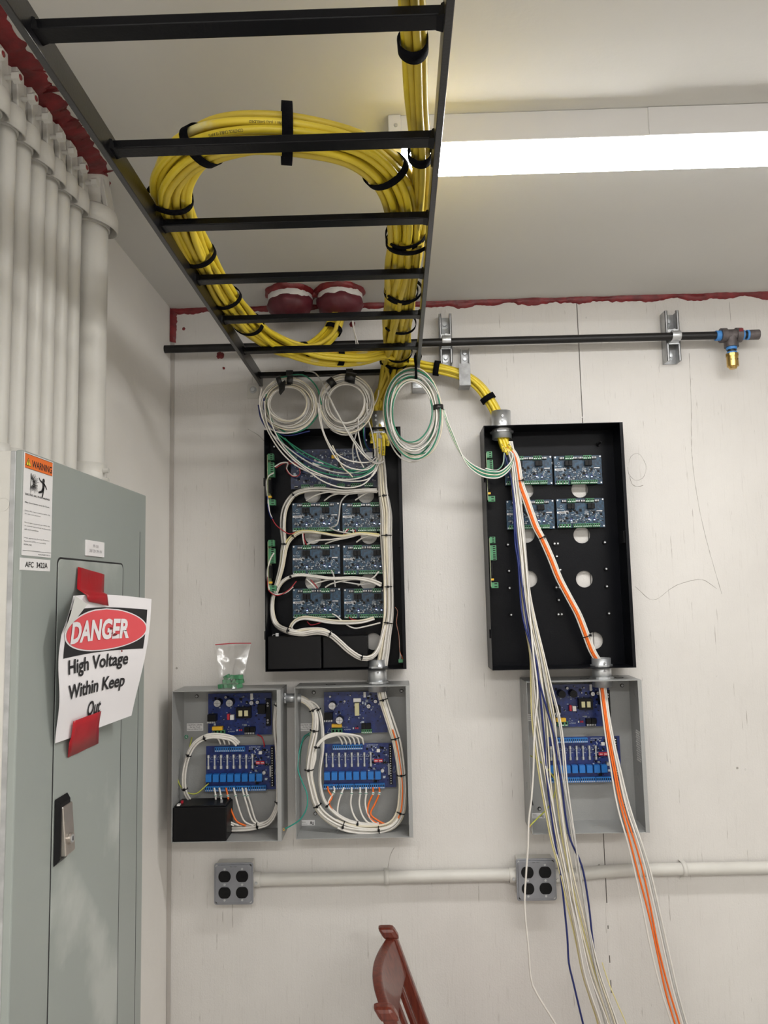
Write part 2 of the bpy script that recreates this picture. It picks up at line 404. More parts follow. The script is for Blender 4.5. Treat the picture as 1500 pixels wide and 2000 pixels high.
tag(mb.build('sealant_smear'), 'short red sealant smear running down the left back corner', 'sealant')
def blot(px, py, r, label, o=0.001, seed=0, fn=at, nrm=None, name='sealant_blot'):
    c = fn(px, py, 0) if fn is at else fn(px, py); nrm = nrm or -UY; u = nrm.orthogonal().normalized(); w = nrm.cross(u); vs = [c + nrm * .004]
    n = 22
    for k, (q, h) in enumerate(((.55, .0035), (1, .0003))):
        for i in range(n):
            a = 2 * PI * i / n; rr = r * q * (1 + .45 * noise.noise(V((math.cos(a) * 1.6 + seed, math.sin(a) * 1.6, seed))))
            vs.append(c + (u * math.cos(a) + w * math.sin(a)) * rr + nrm * h)
    mb = MB(); mb.add(vs, [(0, 1 + i, 1 + (i + 1) % n) for i in range(n)] + [(1 + i, 1 + n + i, 1 + n + (i + 1) % n, 1 + (i + 1) % n) for i in range(n)], SEAL, True)
    return tag(mb.build(name), label, 'sealant')
blot(431, 694, .012, 'red sealant blob on the back wall just under the black pipe', seed=2)
blot(437, 719, .004, 'tiny red sealant drip on the back wall below the larger blob', seed=5)
blot(359, 642, .005, 'small red sealant speck near the top left of the back wall', seed=8)
blot(325, 681, .021, 'rough red sealant patch where the black pipe enters the left corner', seed=12)
blot(688, 634, .009, 'small red sealant dab on the wall beneath the right putty sleeve', seed=15)

# ceiling patch around the conduits: ragged smear
rr = random.Random(5)
y0, y1 = -1.62, -.70; n = 150; vs = []
for i in range(n + 1):
    y = y0 + (y1 - y0) * i / n
    e = .052 + .016 * noise.noise(V((y * 16, 1, 0))) + .012 * noise.noise(V((y * 60, 4, 0)))
    taper = min(1, (y1 - y) / .10)
    xo = -.628 + e * (.35 + .65 * taper)
    for k, (fx, hz) in enumerate(((0, .002), (.25, .006), (.5, .012), (.75, .009), (1, .0004))):
        x = XL + .004 + (xo - XL) * fx
        vs.append(V((x, y, CEIL - hz * (1 + .7 * noise.noise(V((x * 60, y * 50, 2)))))))
mb = MB(); mb.add(vs, [(5 * k + j, 5 * k + j + 1, 5 * k + j + 6, 5 * k + j + 5) for k in range(n) for j in range(4)], SEAL, True)
for i in range(46):      # brushed tufts at the edge
    y = rr.uniform(y0, y1 - .06); x = -.60 + rr.uniform(.0, .012); l = rr.uniform(.008, .03); a = rr.uniform(-.9, .5)
    d = V((math.cos(a), math.sin(a), 0)); s = V((-d.y, d.x, 0)) * rr.uniform(.003, .007); p = V((x, y, CEIL - .0015))
    mb.add([p - s, p + s, p + d * l + s * .3, p + d * l - s * .3, p + UZ * -.004], [(0, 1, 4), (1, 2, 4), (2, 3, 4), (3, 0, 4)], SEAL, True)
tag(mb.build('sealant_patch'), 'ragged dark red sealant smeared on the ceiling around the row of conduits', 'sealant')

# ---------------------------------------------------------------- putty-covered sleeves in the ceiling
for k, (px, lab) in enumerate(((567, 'left'), (664, 'right'))):
    c = at(px, 588, .105); c.z = CEIL
    t = thing('sleeve', 'maroon putty dome with white filler ring under the ceiling, %s of the two' % lab, 'conduit sleeve', c)
    n = 40; prof = [(0, .072), (.010, .070), (.014, .063), (.030, .064), (.034, .0655), (.052, .062), (.066, .052), (.074, .036), (.078, .015)]
    def ring(name, prof, m, amp, sd):
        mb = MB(); vs = []
        for j, (h, r) in enumerate(prof):
            for i in range(n):
                a = 2 * PI * i / n; rad = r * (1 + amp * noise.noise(V((math.cos(a) * 2, math.sin(a) * 2 + sd, h * 30))))
                hh = h + amp * .05 * noise.noise(V((math.cos(a) * 3 + sd, math.sin(a) * 3, j)))
                vs.append(c + V((math.cos(a) * rad, math.sin(a) * rad, -hh)))
        K = len(prof)
        mb.add(vs, [(q * n + i, q * n + (i + 1) % n, (q + 1) * n + (i + 1) % n, (q + 1) * n + i) for q in range(K - 1) for i in range(n)] + [tuple((K - 1) * n + i for i in range(n))], m, True)
        return mb.build(name, t)
    ring('sealant_collar', [(0, .074), (.006, .073), (.012, .068), (.016, .060)], SEAL, .12, k * 5)
    ring('filler_ring', [(.008, .062), (.012, .0655), (.030, .0645), (.036, .060)], PLASTER, .04, k * 3)
    ring('putty_dome', [(.024, .060), (.029, .066), (.045, .0665), (.060, .060), (.071, .047), (.076, .03), (.079, .012)], MAROON, .11, k * 7 + 2)
mb = MB()
for a, b, w in ((604, 628, .012),):
    p = at(a, 575, .105); q = at(b, 575, .105); mb.cyl((p.x, p.y, CEIL - .006), (q.x, q.y, CEIL - .006), .012, SEAL, 12)
tag(mb.build('sealant_bridge'), 'red sealant lump bridging the gap between the two putty sleeves', 'sealant')
mb = MB(); mb.tube(spline(wp([(686, 612, .10), (690, 640, .10), (695, 668, .09), (697, 705, .05)])), .0016, WHT, 6)
mb.tube(spline(wp([(688, 612, .10), (693, 650, .10), (699, 670, .09), (706, 715, .05)])), .0016, WHT, 6)
tag(mb.build('pull_string'), 'thin white pull string hanging from the right putty sleeve', 'string')

# ================================================================== LIGHT FIXTURE
def fixture(x0, x1, y0, y1, lens, label, nameplate=False):
    zb = 2.566; t = thing('ceiling_light', label, 'ceiling light', ((x0 + x1) / 2, (y0 + y1) / 2, CEIL))
    MB().box((x0, y0, zb + .006), (x1, y1, CEIL), FIXW).build('housing', t, bevel=.002)
    mb = MB(); n = 10; vs = []
    for x in (x0 + .012, x1 - .012):
        for i in range(n + 1):
            a = PI * i / n; vs.append(V((x, (y0 + y1) / 2 - math.cos(a) * ((y1 - y0) / 2 - .002), zb + .008 - (math.sin(a) ** .6) * (.018 if i < 5 else .014))))
    mb.add(vs, [(i, i + 1, n + 2 + i, n + 1 + i) for i in range(n)] + [tuple(range(n + 1)), tuple(range(n + 1, 2 * n + 2))], lens, True)
    mb.build('diffuser', t)
    for x, s in ((x0, 1), (x1, -1)):
        e = MB().box((min(x - .010 * s, x + .014 * s), y0 - .003, zb - .006), (max(x - .010 * s, x + .014 * s), y1 + .003, CEIL - .0), FIXW).build('end_cap', t, bevel=.002)
        MB().cyl((x + .004 * s, y0 - .005, CEIL - .022), (x + .004 * s, y0 - .001, CEIL - .022), .0035, GALV, 10).build('screw', e)
    MB().box((x0 + .47, y0 - .0015, zb + .006), (x1 - .02, y0 - .0002, CEIL - .001), FIXW).build('side_cover', t, bevel=.0005)
    return t
fixture(.012, 1.232, -.925, -.812, LENS, 'long white ceiling light with a glowing diffuser above the back wall')
fixture(-.55, .67, -2.95, -2.82, LENS2, 'glowing ceiling light at the rear of the room behind the camera')
fixture(1.15, 2.37, -3.35, -3.22, LENS2, 'glowing ceiling light at the rear right of the room')

# ================================================================== CABLE LADDER
ZL = 2.39; XA, XB = -.402, .072
YE = -.035; YS = -2.15
lad = thing('cable_ladder', 'black steel cable ladder running overhead to the back wall', 'cable ladder', ((XA + XB) / 2, -1.0, ZL))
MB().box((XA - .004, YS, ZL - .015), (XA + .0055, YE + .03, ZL + .023), LADR).build('side_rail', lad, bevel=.001)
MB().box((XB - .0055, YS, ZL - .015), (XB + .004, YE - .02, ZL + .023), LADR).build('side_rail', lad, bevel=.001)
for k in range(10):
    y = -.063 - .2318 * k
    if y < YS + .03: break
    rg = MB().box((XA + .0055, y - .0125, ZL - .003), (XB - .0055, y + .0125, ZL + .0095), LADDER).build('rung', lad, bevel=.0015)
    for x, s in ((XA + .0055, 1), (XB - .0055, -1)):
        MB().hexa([V((x, y - .014, ZL - .004)), V((x + .008 * s, y - .012, ZL - .003)), V((x + .008 * s, y + .012, ZL - .003)), V((x, y + .014, ZL - .004))],
                  [V((x, y - .014, ZL + .011)), V((x + .003 * s, y - .013, ZL + .0105)), V((x + .003 * s, y + .013, ZL + .0105)), V((x, y + .014, ZL + .011))], LADDER).build('weld', rg)

# white steel angle brackets that hold the ladder on the wall
def angle(px0, py0, px1, py1, label, m, both=True):
    a = at(px0, py0, 0); b = at(px1, py1, 0)
    x0, x1, z0, z1 = min(a.x, b.x), max(a.x, b.x), min(a.z, b.z), max(a.z, b.z)
    t = thing('wall_bracket', label, 'bracket', ((x0 + x1) / 2, 0, (z0 + z1) / 2))
    MB().box((x0, -.005, z0), (x1, 0, z1), m).build('wall_flange', t, bevel=.001)
    if both: MB().box((x0, -.065, z0), (x1, -.005, z0 + .005), m).build('shelf_flange', t, bevel=.001)
    c = V(((x0 + x1) / 2, -.005, (z0 + z1) / 2 + .004))
    MB().cyl(c, c - UY * .002, .011, GALV, 18).cyl(c - UY * .002, c - UY * .008, .0065, ZINC, 6, smooth=False).build('bolt', t)
    return t
angle(804, 724, 834, 768, 'white steel angle bracket on the wall behind the right ladder rail', ZINC)
angle(484, 752, 506, 778, 'small painted angle bracket on the wall behind the left ladder rail', WPAINT, False)

# ================================================================== STRANDS AND BUNDLES
def offsets(n, r, sq=1.0, seed=0):
    q = random.Random(seed); out = []
    for i in range(n):
        rad = r * 1.04 * math.sqrt(i + .35); a = i * 2.39996 + q.uniform(-.1, .1)
        out.append((rad * math.cos(a) * sq, rad * math.sin(a) / sq))
    return out
def strand_paths(C, n, r, sq=1.0, seed=0, twist=0.0, jit=.5, ref=None, sqf=None):
    fr = frames(C); offs = offsets(n, r, 1.0, seed); out = []; s = [0]
    for i in range(1, len(C)): s.append(s[-1] + (C[i] - C[i - 1]).length)
    for k, (a, b) in enumerate(offs):
        P = []
        for i, (c, (t, u, w)) in enumerate(zip(C, fr)):
            if ref is not None:
                u = t.cross(ref)
                if u.length < .15: u = fr[i][1]
                u = u.normalized(); w = t.cross(u)
            th = twist * s[i]; ca, sa = math.cos(th), math.sin(th)
            if sqf: sq = sqf(c)
            x = (a * ca - b * sa) * sq + noise.noise(V((s[i] * 5, k * 3.1, seed))) * r * jit * 2.2
            y = (a * sa + b * ca) / sq + noise.noise(V((s[i] * 5, k * 5.7, seed + 9))) * r * jit * 2.2
            P.append(c + u * x + w * y)
        out.append(P)
    return out
def near(C, px, py):
    best = min(range(len(C)), key=lambda i: (proj(C[i])[0] - px) ** 2 + (proj(C[i])[1] - py) ** 2); return best
def strap(C, i, ru, rw, width, m, name, parent, th=.0018, ref=None, n=28):   # band wrapped round a bundle
    fr = frames(C); t, u, w = fr[i]; c = C[i]
    if ref is not None:
        u2 = t.cross(ref)
        if u2.length > .15: u = u2.normalized(); w = t.cross(u)
    vs = []
    for (h, d) in ((-width / 2, 0), (-width / 2, th), (width / 2, th), (width / 2, 0)):
        for k in range(n):
            a = 2 * PI * k / n; wob = 1 + .03 * math.sin(3 * a + i)
            vs.append(c + t * h + u * math.cos(a) * (ru + d) * wob + w * math.sin(a) * (rw + d) * wob)
    mb = MB(); mb.add(vs, [(q * n + k, q * n + (k + 1) % n, ((q + 1) % 4) * n + (k + 1) % n, ((q + 1) % 4) * n + k) for q in range(4) for k in range(n)], m, True)
    return mb.build(name, parent)
def zip_tie(C, i, r, parent, w=.0026, head=(0, -1, 0), sx=1.0):
    o = strap(C, i, r * sx, r / sx, w, BLKP, 'cable_tie', parent, .0011, n=20)
    h = V(head).normalized(); p = C[i] + h * r
    MB().box(p - V((.003, .003, .003)), p + V((.003, .003, .003)), BLKP).build('tie_head', o)
    return o

# ---------------- yellow cables along the right rail
YR = .0060
def lay(px, py, z=ZL + .034): return onz(px, py, z)
ZC = ZL + .040
run = [lay(790, -220, ZC), lay(800, -60, ZC), lay(806, 60, ZC), lay(812, 180, ZC), lay(821, 300, ZC), lay(820, 400, ZC), lay(806, 500, ZC), lay(790, 600, ZC), lay(781, 668, ZC), V((.012, -.085, ZC - .004)), V((-.008, -.040, ZC - .045)), at(746, 768, .040), at(742, 800, .052), at(741, 845, .058), at(742, 868, .060), at(742, 905, .066)]
runC = spline(run, .012)
t = thing('yellow_cable_run', 'yellow cables lying along the right ladder rail and dropping into the left black enclosure', 'cables', run[4])
P = strand_paths(runC, 6, .0052, 1.0, 3, .8, .3)
for k, p in enumerate(P):
    cut = len([x for x in p if x.y < -.062 - .004 * k]); MB().tube(p[:cut], .0053, (YEL, YEL2, YEL, YEL2)[k % 4], 10).build('cable', t)
for px, py in ((805, 90), (822, 298)):
    strap(runC, near(runC, px, py), .0178, .0178, .021, HOOK, 'hook_and_loop_strap', t)

# ---------------- big service loop
zl = ZL + .036
main = [V((-.002, -.085, zl)), lay(775, 690, zl), lay(778, 640, zl), lay(784, 570, zl), lay(790, 480, zl + .004), lay(790, 420, zl + .006), lay(775, 365, zl + .006), lay(735, 318, zl + .006), lay(670, 282, zl + .006), lay(560, 262, zl + .006), lay(455, 266, zl + .006), lay(385, 290, zl + .006), lay(345, 330, zl + .005), lay(332, 372, zl), lay(346, 424, zl), lay(386, 500, zl), lay(434, 575, zl), lay(482, 630, zl)]
tailA = [lay(545, 668, zl), at(610, 692, .20), at(665, 699, .18), at(712, 698, .16), at(745, 690, .15), at(768, 694, .14)]
tailB = [at(530, 668, .29), at(570, 684, .22), at(612, 680, .16), at(643, 656, .12), at(657, 630, .108), at(662, 600, .105)]
loopA = spline(main + tailA, .012); loopB = spline(main + tailB, .012)
t = thing('yellow_cable_loop', 'big yellow cable service loop lying on the ladder with black straps', 'cables', main[9])
PA = strand_paths(loopA, 19, YR, 1.22, 21, 1.6, .6, UZ); PB = strand_paths(loopB, 19, YR, 1.22, 21, 1.6, .6, UZ)
for k in range(19):
    p = PA[k] if k % 2 else PB[k]
    MB().tube(p, YR, (YEL, YEL, YEL2, YELW)[k % 4], 10).build('cable', t)
ru, rw = .0275 * 1.22, .0275 / 1.22
for px, py in ((784, 570), (788, 460), (752, 335), (552, 262), (398, 285), (332, 385), (380, 498), (428, 588), (482, 640)):
    i = near(loopA, px, py)
    strap(loopA, i, ru + .004, rw + .004 if (px, py) != (552, 262) else rw + .021, .016, HOOK, 'hook_and_loop_strap', t, ref=UZ)
i = near(loopA, 664, 696); strap(loopA, i, .023, .020, .017, HOOK, 'hook_and_loop_strap', t, ref=UZ)
i = near(loopB, 590, 690); strap(loopB, i, .024, .022, .013, HOOK, 'hook_and_loop_strap', t, ref=UZ)
i = near(loopB, 652, 642); strap(loopB, i, .024, .024, .014, HOOK, 'hook_and_loop_strap', t)
# jacket print on the lowest cables at the top of the loop
def print_on(P, i0, body, h, r, down, parent):
    vs, fs = text_geo(body); L = h * .62 * len(body); mb = MB(); fr = frames(P); out = []
    s = [0]
    for i in range(i0, len(P) - 1): s.append(s[-1] + (P[i + 1] - P[i]).length)
    for (x, y) in vs:
        d = x * L; j = 0
        while j < len(s) - 2 and s[j + 1] < d: j += 1
        f = (d - s[j]) / max(1e-6, s[j + 1] - s[j]); c = P[i0 + j].lerp(P[i0 + j + 1], min(1, f))
        tt = fr[i0 + j][0]; dn = (down - tt * down.dot(tt)).normalized(); sd = dn.cross(tt).normalized()
        a = (y - .5) * h / r
        out.append(c + (dn * math.cos(a) + sd * math.sin(a)) * (r + .0003))
    mb.add(out, fs, INK); return mb.build('jacket_print', parent)
for k, (px, py, body) in enumerate(((470, 258, 'CONTROL CABLE 18 AWG'), (560, 262, 'E357811 (UL) SHIELDED'), (700, 300, 'ACCESS CONTROL CABLE'), (390, 505, 'ACCESS CONTROL 18 AWG'))):
    src = sorted((p for p in PA), key=lambda p: min((q - CAM).length for q in p if abs(proj(q)[0] - px) < 12 and abs(proj(q)[1] - py) < 60) if any(abs(proj(q)[0] - px) < 12 and abs(proj(q)[1] - py) < 60 for q in p) else 9)
    q = src[k % 2]; cand = [i for i in range(len(q)) if abs(proj(q[i])[0] - px) < 14 and abs(proj(q[i])[1] - py) < 60]
    if cand: print_on(q, cand[0], body, .0042, YR, (CAM - q[cand[0]]).normalized(), t)

# ---------------- woven group over the right hand run
wv = spline([lay(795, 500, zl + .020), lay(786, 585, zl + .018), lay(778, 650, zl + .014), V((.01, -.10, zl)), V((.0, -.045, zl - .04)), at(762, 775, .045), at(748, 800, .05), at(746, 850, .06), at(748, 880, .064)], .012)
t = thing('yellow_cable_drop', 'thick group of yellow cables strapped at the ladder end above the left black enclosure', 'cables', wv[10])
for k, p in enumerate(strand_paths(spline([lay(792, 470, zl - .006), lay(788, 540, zl - .012), lay(781, 610, zl - .010), lay(775, 665, zl - .01), V((.0, -.080, zl - .010)), V((-.004, -.040, zl - .05)), at(742, 775, .040), at(738, 800, .048), at(738, 838, .056), at(740, 856, .06)], .012), 13, .0064, 1.55, 33, 1.2, .7, UZ, lambda c: 1.5 if c.z > ZL + .02 else 1.0 + .5 * max(0, (c.z - ZL + .10) / .12))):
    if k >= 7: p = [x for x in p if x.y < -.062]
    MB().tube(p, .0064, (YEL2, YEL, YEL2)[k % 3], 10).build('cable', t)
dr = spline([lay(795, 470, zl - .002), lay(789, 570, zl - .006), lay(781, 640, zl - .004), lay(777, 690, zl), V((.004, -.07, zl - .003))], .008)
for py in (460, 566, 633, 690): strap(dr, near(dr, 785, py), .040, .026, .015, HOOK, 'hook_and_loop_strap', t, ref=UZ)
strap(dr, len(dr) - 2, .040, .028, .026, HOOK, 'hook_and_loop_strap', t, ref=UZ)

# ---------------- branch across to the right enclosure
br = spline([V((.02, -.075, ZL + .024)), V((.055, -.055, ZL + .030)), at(832, 716, .055), at(868, 722, .060), at(906, 734, .060), at(935, 754, .058), at(957, 784, .056), at(972, 812, .055), at(980, 840, .055), at(985, 860, .057), at(993, 885, .063)], .010)
t = thing('yellow_cable_branch', 'yellow cables curving down from the ladder end to the right black enclosure', 'cables', br[8])
P = strand_paths(br, 7, .0053, 1.0, 8, .6, .4)
for k, p in enumerate(P): MB().tube(p[:len(p) - (k % 3) * 2], .0053, (YEL, YEL, YEL2)[k % 3], 10).build('cable', t)
for px, py in ((856, 722), (955, 779)): strap(br, near(br, px, py), .0205, .0205, .017, HOOK, 'hook_and_loop_strap', t)

# ================================================================== COILS OF WIRE hanging from the ladder end
def coil(px, py, rx, rz, o, n, wr, cols, label, seed, depth=.03, fin=.62):
    q = random.Random(seed); c = at(px, py, o); t = thing('wire_coil', label, 'wire coil', c)
    sc_ = (c - CAM).y / F; RX, RZ = rx * sc_, rz * sc_
    for k in range(n):
        f = fin + (1 - fin) * (k + q.random()) / n; dx = q.uniform(-.05, .05) * RX; dz = q.uniform(-.06, .06) * RZ; oy = q.uniform(-depth / 2, depth / 2); ph = q.uniform(0, 6.28)
        P = []
        for i in range(45):
            a = 2 * PI * i / 44; g = 1 + .025 * math.sin(2 * a + ph) + .018 * math.sin(3 * a + 2 * ph)
            P.append(c + V((math.sin(a) * RX * f * g + dx * (1 - math.cos(a)) / 2, oy * (1 - .5 * math.cos(a)) + .006 * math.sin(a + ph), math.cos(a) * RZ * f * g + dz * (1 - math.cos(a)) / 2)))
        MB().tube(P, wr, cols[k % len(cols)], 6).build('wire', t)
    return t, c, RX, RZ
def tape_wrap(path, i, ru, rw, w, parent): strap(path, i, ru, rw, w, TAPE, 'tape', parent)
WR = .0021
t, c, RX, RZ = coil(563, 791, 60, 57, .115, 24, WR, [WHT, WHT, WHT2, WHT, WHT, WHTG], 'round coil of white wire taped under the ladder end, leftmost of three', 1)
for P_ in ([(520, 770), (528, 815), (560, 845), (600, 835), (628, 800)], [(515, 775), (520, 820), (555, 850), (605, 842)], [(545, 738), (590, 732), (618, 755), (628, 790)]):
    MB().tube(spline(wp(P_, .12)), WR, GRN if P_[0][0] != 515 else BLU, 6).build('wire', t)
ring = [c + V((math.sin(a) * RX * .88, 0, math.cos(a) * RZ * .88)) for a in [2 * PI * i / 60 for i in range(61)]]
tape_wrap(ring, 0 + 1, .013, .018, .017, t); tape_wrap(ring, 57, .014, .018, .014, t)
def hang(px, c, RZ, parent, w=.010):
    x = onz(px, 730, ZL).x; top = V((x, -.063, ZL + .012)); z1 = c.z + RZ * .80
    mb = MB(); mb.box((x - w, -.078, z1), (x + w, -.0765, ZL + .011), TAPE).box((x - w, -.0495, z1 + .01), (x + w, -.048, ZL + .011), TAPE).box((x - w, -.078, ZL + .0105), (x + w, -.048, ZL + .012), TAPE)
    mb.hexa([V((x - w, -.078, z1 + .005)), V((x + w, -.078, z1 + .005)), V((x + w, -.0765, z1 + .005)), V((x - w, -.0765, z1 + .005))],
            [V((x - w, c.y - .016, c.z + RZ * .70)), V((x + w, c.y - .016, c.z + RZ * .70)), V((x + w, c.y - .0145, c.z + RZ * .70)), V((x - w, c.y - .0145, c.z + RZ * .70))], TAPE)
    return mb.build('hanging_tape', parent)
hang(565, c, RZ, t)
MB().hexa([at(545, 752, .135), at(556, 742, .135), at(558, 746, .135), at(547, 758, .135)], [at(545, 768, .138), at(552, 760, .138), at(556, 762, .138), at(548, 772, .138)], TAPE).build('tape', t)
t, c, RX, RZ = coil(676, 788, 56, 60, .112, 24, WR, [WHT, WHTG, WHT, WHT2, WHT], 'round coil of white wire taped under the ladder end, middle of three', 2)
hang(683, c, RZ, t)
ring = [c + V((math.sin(a) * RX * .88, 0, math.cos(a) * RZ * .88)) for a in [2 * PI * i / 60 for i in range(61)]]
tape_wrap(ring, 2, .014, .018, .030, t); tape_wrap(ring, 54, .013, .017, .020, t)
t, c, RX, RZ = coil(806, 806, 58, 92, .165, 20, WR, [WHT, GRN, WHT, WHT2, WHT, WHTG, GRN, WHT], 'tall oval coil of white and green wire hanging from the right ladder rail', 3, fin=.68)
ring = [c + V((math.sin(a) * RX * .88, 0, math.cos(a) * RZ * .88)) for a in [2 * PI * i / 60 for i in range(61)]]
tape_wrap(ring, near(ring, 856, 795), .013, .015, .014, t)
mb = MB(); hp = V((XB, -.163, ZL + .026))
cp = c + V((.012, 0, RZ * .93))
mb.tube(spline([cp + V((0, .018, -.016)), cp + V((0, .020, .01)), hp + V((.007, 0, -.01)), hp + V((0, 0, .002)), hp + V((-.009, 0, -.01)), cp + V((0, -.018, .008)), cp + V((0, -.018, -.014)), cp + V((0, 0, -.022)), cp + V((0, .018, -.016))], .006), .0038, HOOK, 8)
mb.build('hanging_strap', t)

# ---------------------------------------------------------------- conduit connectors (offset nipples with set screws)
def nipple(c, z0, z1, r, label, inner=None, axis='z', name='conduit_connector', screws=True):
    c = V(c); t = thing(name, label, 'conduit connector', (c.x, c.y, (z0 + z1) / 2) if axis == 'z' else ((z0 + z1) / 2, c.y, c.z))
    ax_ = UZ if axis == 'z' else UX
    def P(h): return V((c.x, c.y, h)) if axis == 'z' else V((h, c.y, c.z))
    MB().pipe(P(z0), P(z1), r, r - .0022, ZINC, 32).build('sleeve_body', t)
    return t, P
def locknut(P, h, r, parent, th=.005):
    n = 24; mb = MB(); ax_ = (P(1) - P(0)).normalized(); u = ax_.orthogonal().normalized(); w = ax_.cross(u); vs = []
    for hh in (h - th / 2, h + th / 2):
        for i in range(n):
            a = 2 * PI * i / n; rr = r + (.0045 if i % 4 < 2 else .002); vs.append(P(hh) + (u * math.cos(a) + w * math.sin(a)) * rr)
    for hh in (h + th / 2, h - th / 2):
        for i in range(n):
            a = 2 * PI * i / n; vs.append(P(hh) + (u * math.cos(a) + w * math.sin(a)) * (r - .0015))
    mb.add(vs, [(q * n + i, q * n + (i + 1) % n, ((q + 1) % 4) * n + (i + 1) % n, ((q + 1) % 4) * n + i) for q in range(4) for i in range(n)], ZINC)
    return mb.build('locknut', parent)
def set_screw(p, parent):
    MB().cyl(p, p - UY * .004, .0034, GALV, 10).box(p + V((-.0027, -.0044, -.0004)), p + V((.0027, -.004, .0004)), BLKP).build('set_screw', parent)
BZL = 2.218; BZR = 2.214; BBL = 1.532; BBR = 1.523
cc = at(979, 825, .056); zt = at(979, 804, .056).z
t, P = nipple(cc, BZR - .030, zt, .0285, 'shiny zinc connector on top of the right black enclosure')
locknut(P, BZR - .010, .030, t); locknut(P, BZR + .004, .028, t, .004)
set_screw(at(981, 812, .0845), t); set_screw(at(981, 821, .0845), t)
cc = at(741, 825, .058); zt = at(741, 806, .058).z
t, P = nipple(cc, BZL - .028, zt, .027, 'shiny zinc connector on top of the left black enclosure behind the coils')
locknut(P, BZL - .010, .0285, t); locknut(P, BZL + .004, .027, t, .004)
set_screw(at(734, 812, .085), t); set_screw(at(734, 821, .085), t)
GZ = 1.487
for bx, px, top, bot, bz, lab in ((None, 737, 1297, 1331, BBL, 'left'), (None, 1175, 1287, 1327, BBR, 'right')):
    cc = at(px, (top + bot) / 2, .062); z1 = bz + .024
    t, P = nipple(cc, GZ + .002 - .022, z1, .0265, 'zinc connector joining the %s black enclosure to the grey box below it' % lab)
    locknut(P, GZ + .006, .027, t, .006); locknut(P, bz + .004, .026, t, .004)
    for z in (bz + .012, bz - .010): set_screw(V((cc.x + .002, -.0885, z)), t)

# ================================================================== BLACK ENCLOSURES
def knock(mb, c, nrm, u, r, m):
    pass
def black_box(x0, x1, z0, z1, holes, label, studs):
    d = .11; t = thing('black_enclosure', label, 'enclosure', ((x0 + x1) / 2, 0, (z0 + z1) / 2))
    pl = plate([(x0, z0), (x1, z0), (x1, z1), (x0, z1)], holes, (0, -.010, 0), UX, UZ, -UY, .002, BLACKM); pl.build('back_panel', t)
    for n_, lo, hi in (('left_side', (x0, -d, z0), (x0 + .002, -.008, z1)), ('right_side', (x1 - .002, -d, z0), (x1, -.008, z1)),
                       ('top_side', (x0, -d, z1 - .002), (x1, -.008, z1)), ('bottom_side', (x0, -d, z0), (x1, -.008, z0 + .002))):
        MB().box(lo, hi, BLACKM).build(n_, t, bevel=.0006)
    MB().box((x1 - .009, -d, z0 + .002), (x1 - .002, -d + .0015, z1 - .002), BLACKM).build('front_lip', t)
    for z in (z0 + (z1 - z0) * .34,): 
        q = MB().box((x1 - .012, -.098, z1 - .345), (x1 - .002, -.062, z1 - .310), BLKP).build('lock_block', t, bevel=.001)
    for z in (z1 - .15, z0 + .10):
        MB().box((x0 - .004, -.10, z - .012), (x0, -.085, z + .012), BLACKM).build('hinge_tab', t, bevel=.0006)
    for px, py in studs:
        p = at(px, py, .012)
        mb = MB().cyl(p, p - UY * .006, .0062, BLKP, 14, r1=.0052); mb.cyl(p - UY * .006, p - UY * .0085, .0026, ZINC, 10); mb.build('standoff', t)
    return t
holes = [(at(px, py, .01).x, at(px, py, .01).z, .0245, .0245) for px, py in view(500, 820, 4.69, [(518, 690), (1007, 690), (522, 1062), (1035, 1062)]) + view(500, 1050, 4.69, [(525, 405), (1030, 405), (1075, 950)])]
LB = black_box(-.376, .0175, BBL, BZL, holes, 'open black steel enclosure full of wiring and boards, left of the two', view(500, 820, 4.69, [(170, 250), (1010, 190)]))
holes = [(at(px, py, .01).x, at(px, py, .01).z, .0245, .0245) for px, py in ((1132, 956), (1136, 1045), (1141, 1131), (1161, 1251), (1026, 958), (1028, 1044), (1033, 1131))]
studs = view(920, 1030, 4.41, [(315, 150), (325, 375), (330, 523), (343, 752), (735, 250), (765, 365), (752, 625), (1147, 130), (1160, 358), (1165, 508), (1183, 740)]) + [(1168, 868)]
RB = black_box(.2555, .6525, BBR, BZR, holes, 'open black steel enclosure with four boards and empty lower half, right one', studs)
for px, py in view(920, 1030, 4.41, [(730, 140), (745, 517), (763, 748)]) + [(1079, 905)]:
    p = at(px, py, .012); mb = MB(); n = 10; poly = [(.0045 + .006 * math.cos(a), .006 * math.sin(a)) for a in [-PI / 2 + PI * i / n for i in range(n + 1)]] + [(-.0045 + .006 * math.cos(a), .006 * math.sin(a)) for a in [PI / 2 + PI * i / n for i in range(n + 1)]]
    mb.prism(poly, p, UX, UZ, -UY, .006, BLKP); mb.cyl(p + V((-.0048, -.006, 0)), p + V((-.0048, -.008, 0)), .0026, ZINC, 10); mb.cyl(p + V((.0048, -.006, 0)), p + V((.0048, -.008, 0)), .0026, ZINC, 10)
    mb.build('double_standoff', RB)
p = at(1168, 868, .02); MB().tube([p, p + V((.004, -.02, .004))], .003, BLKP, 8).build('lock_bolt', RB)

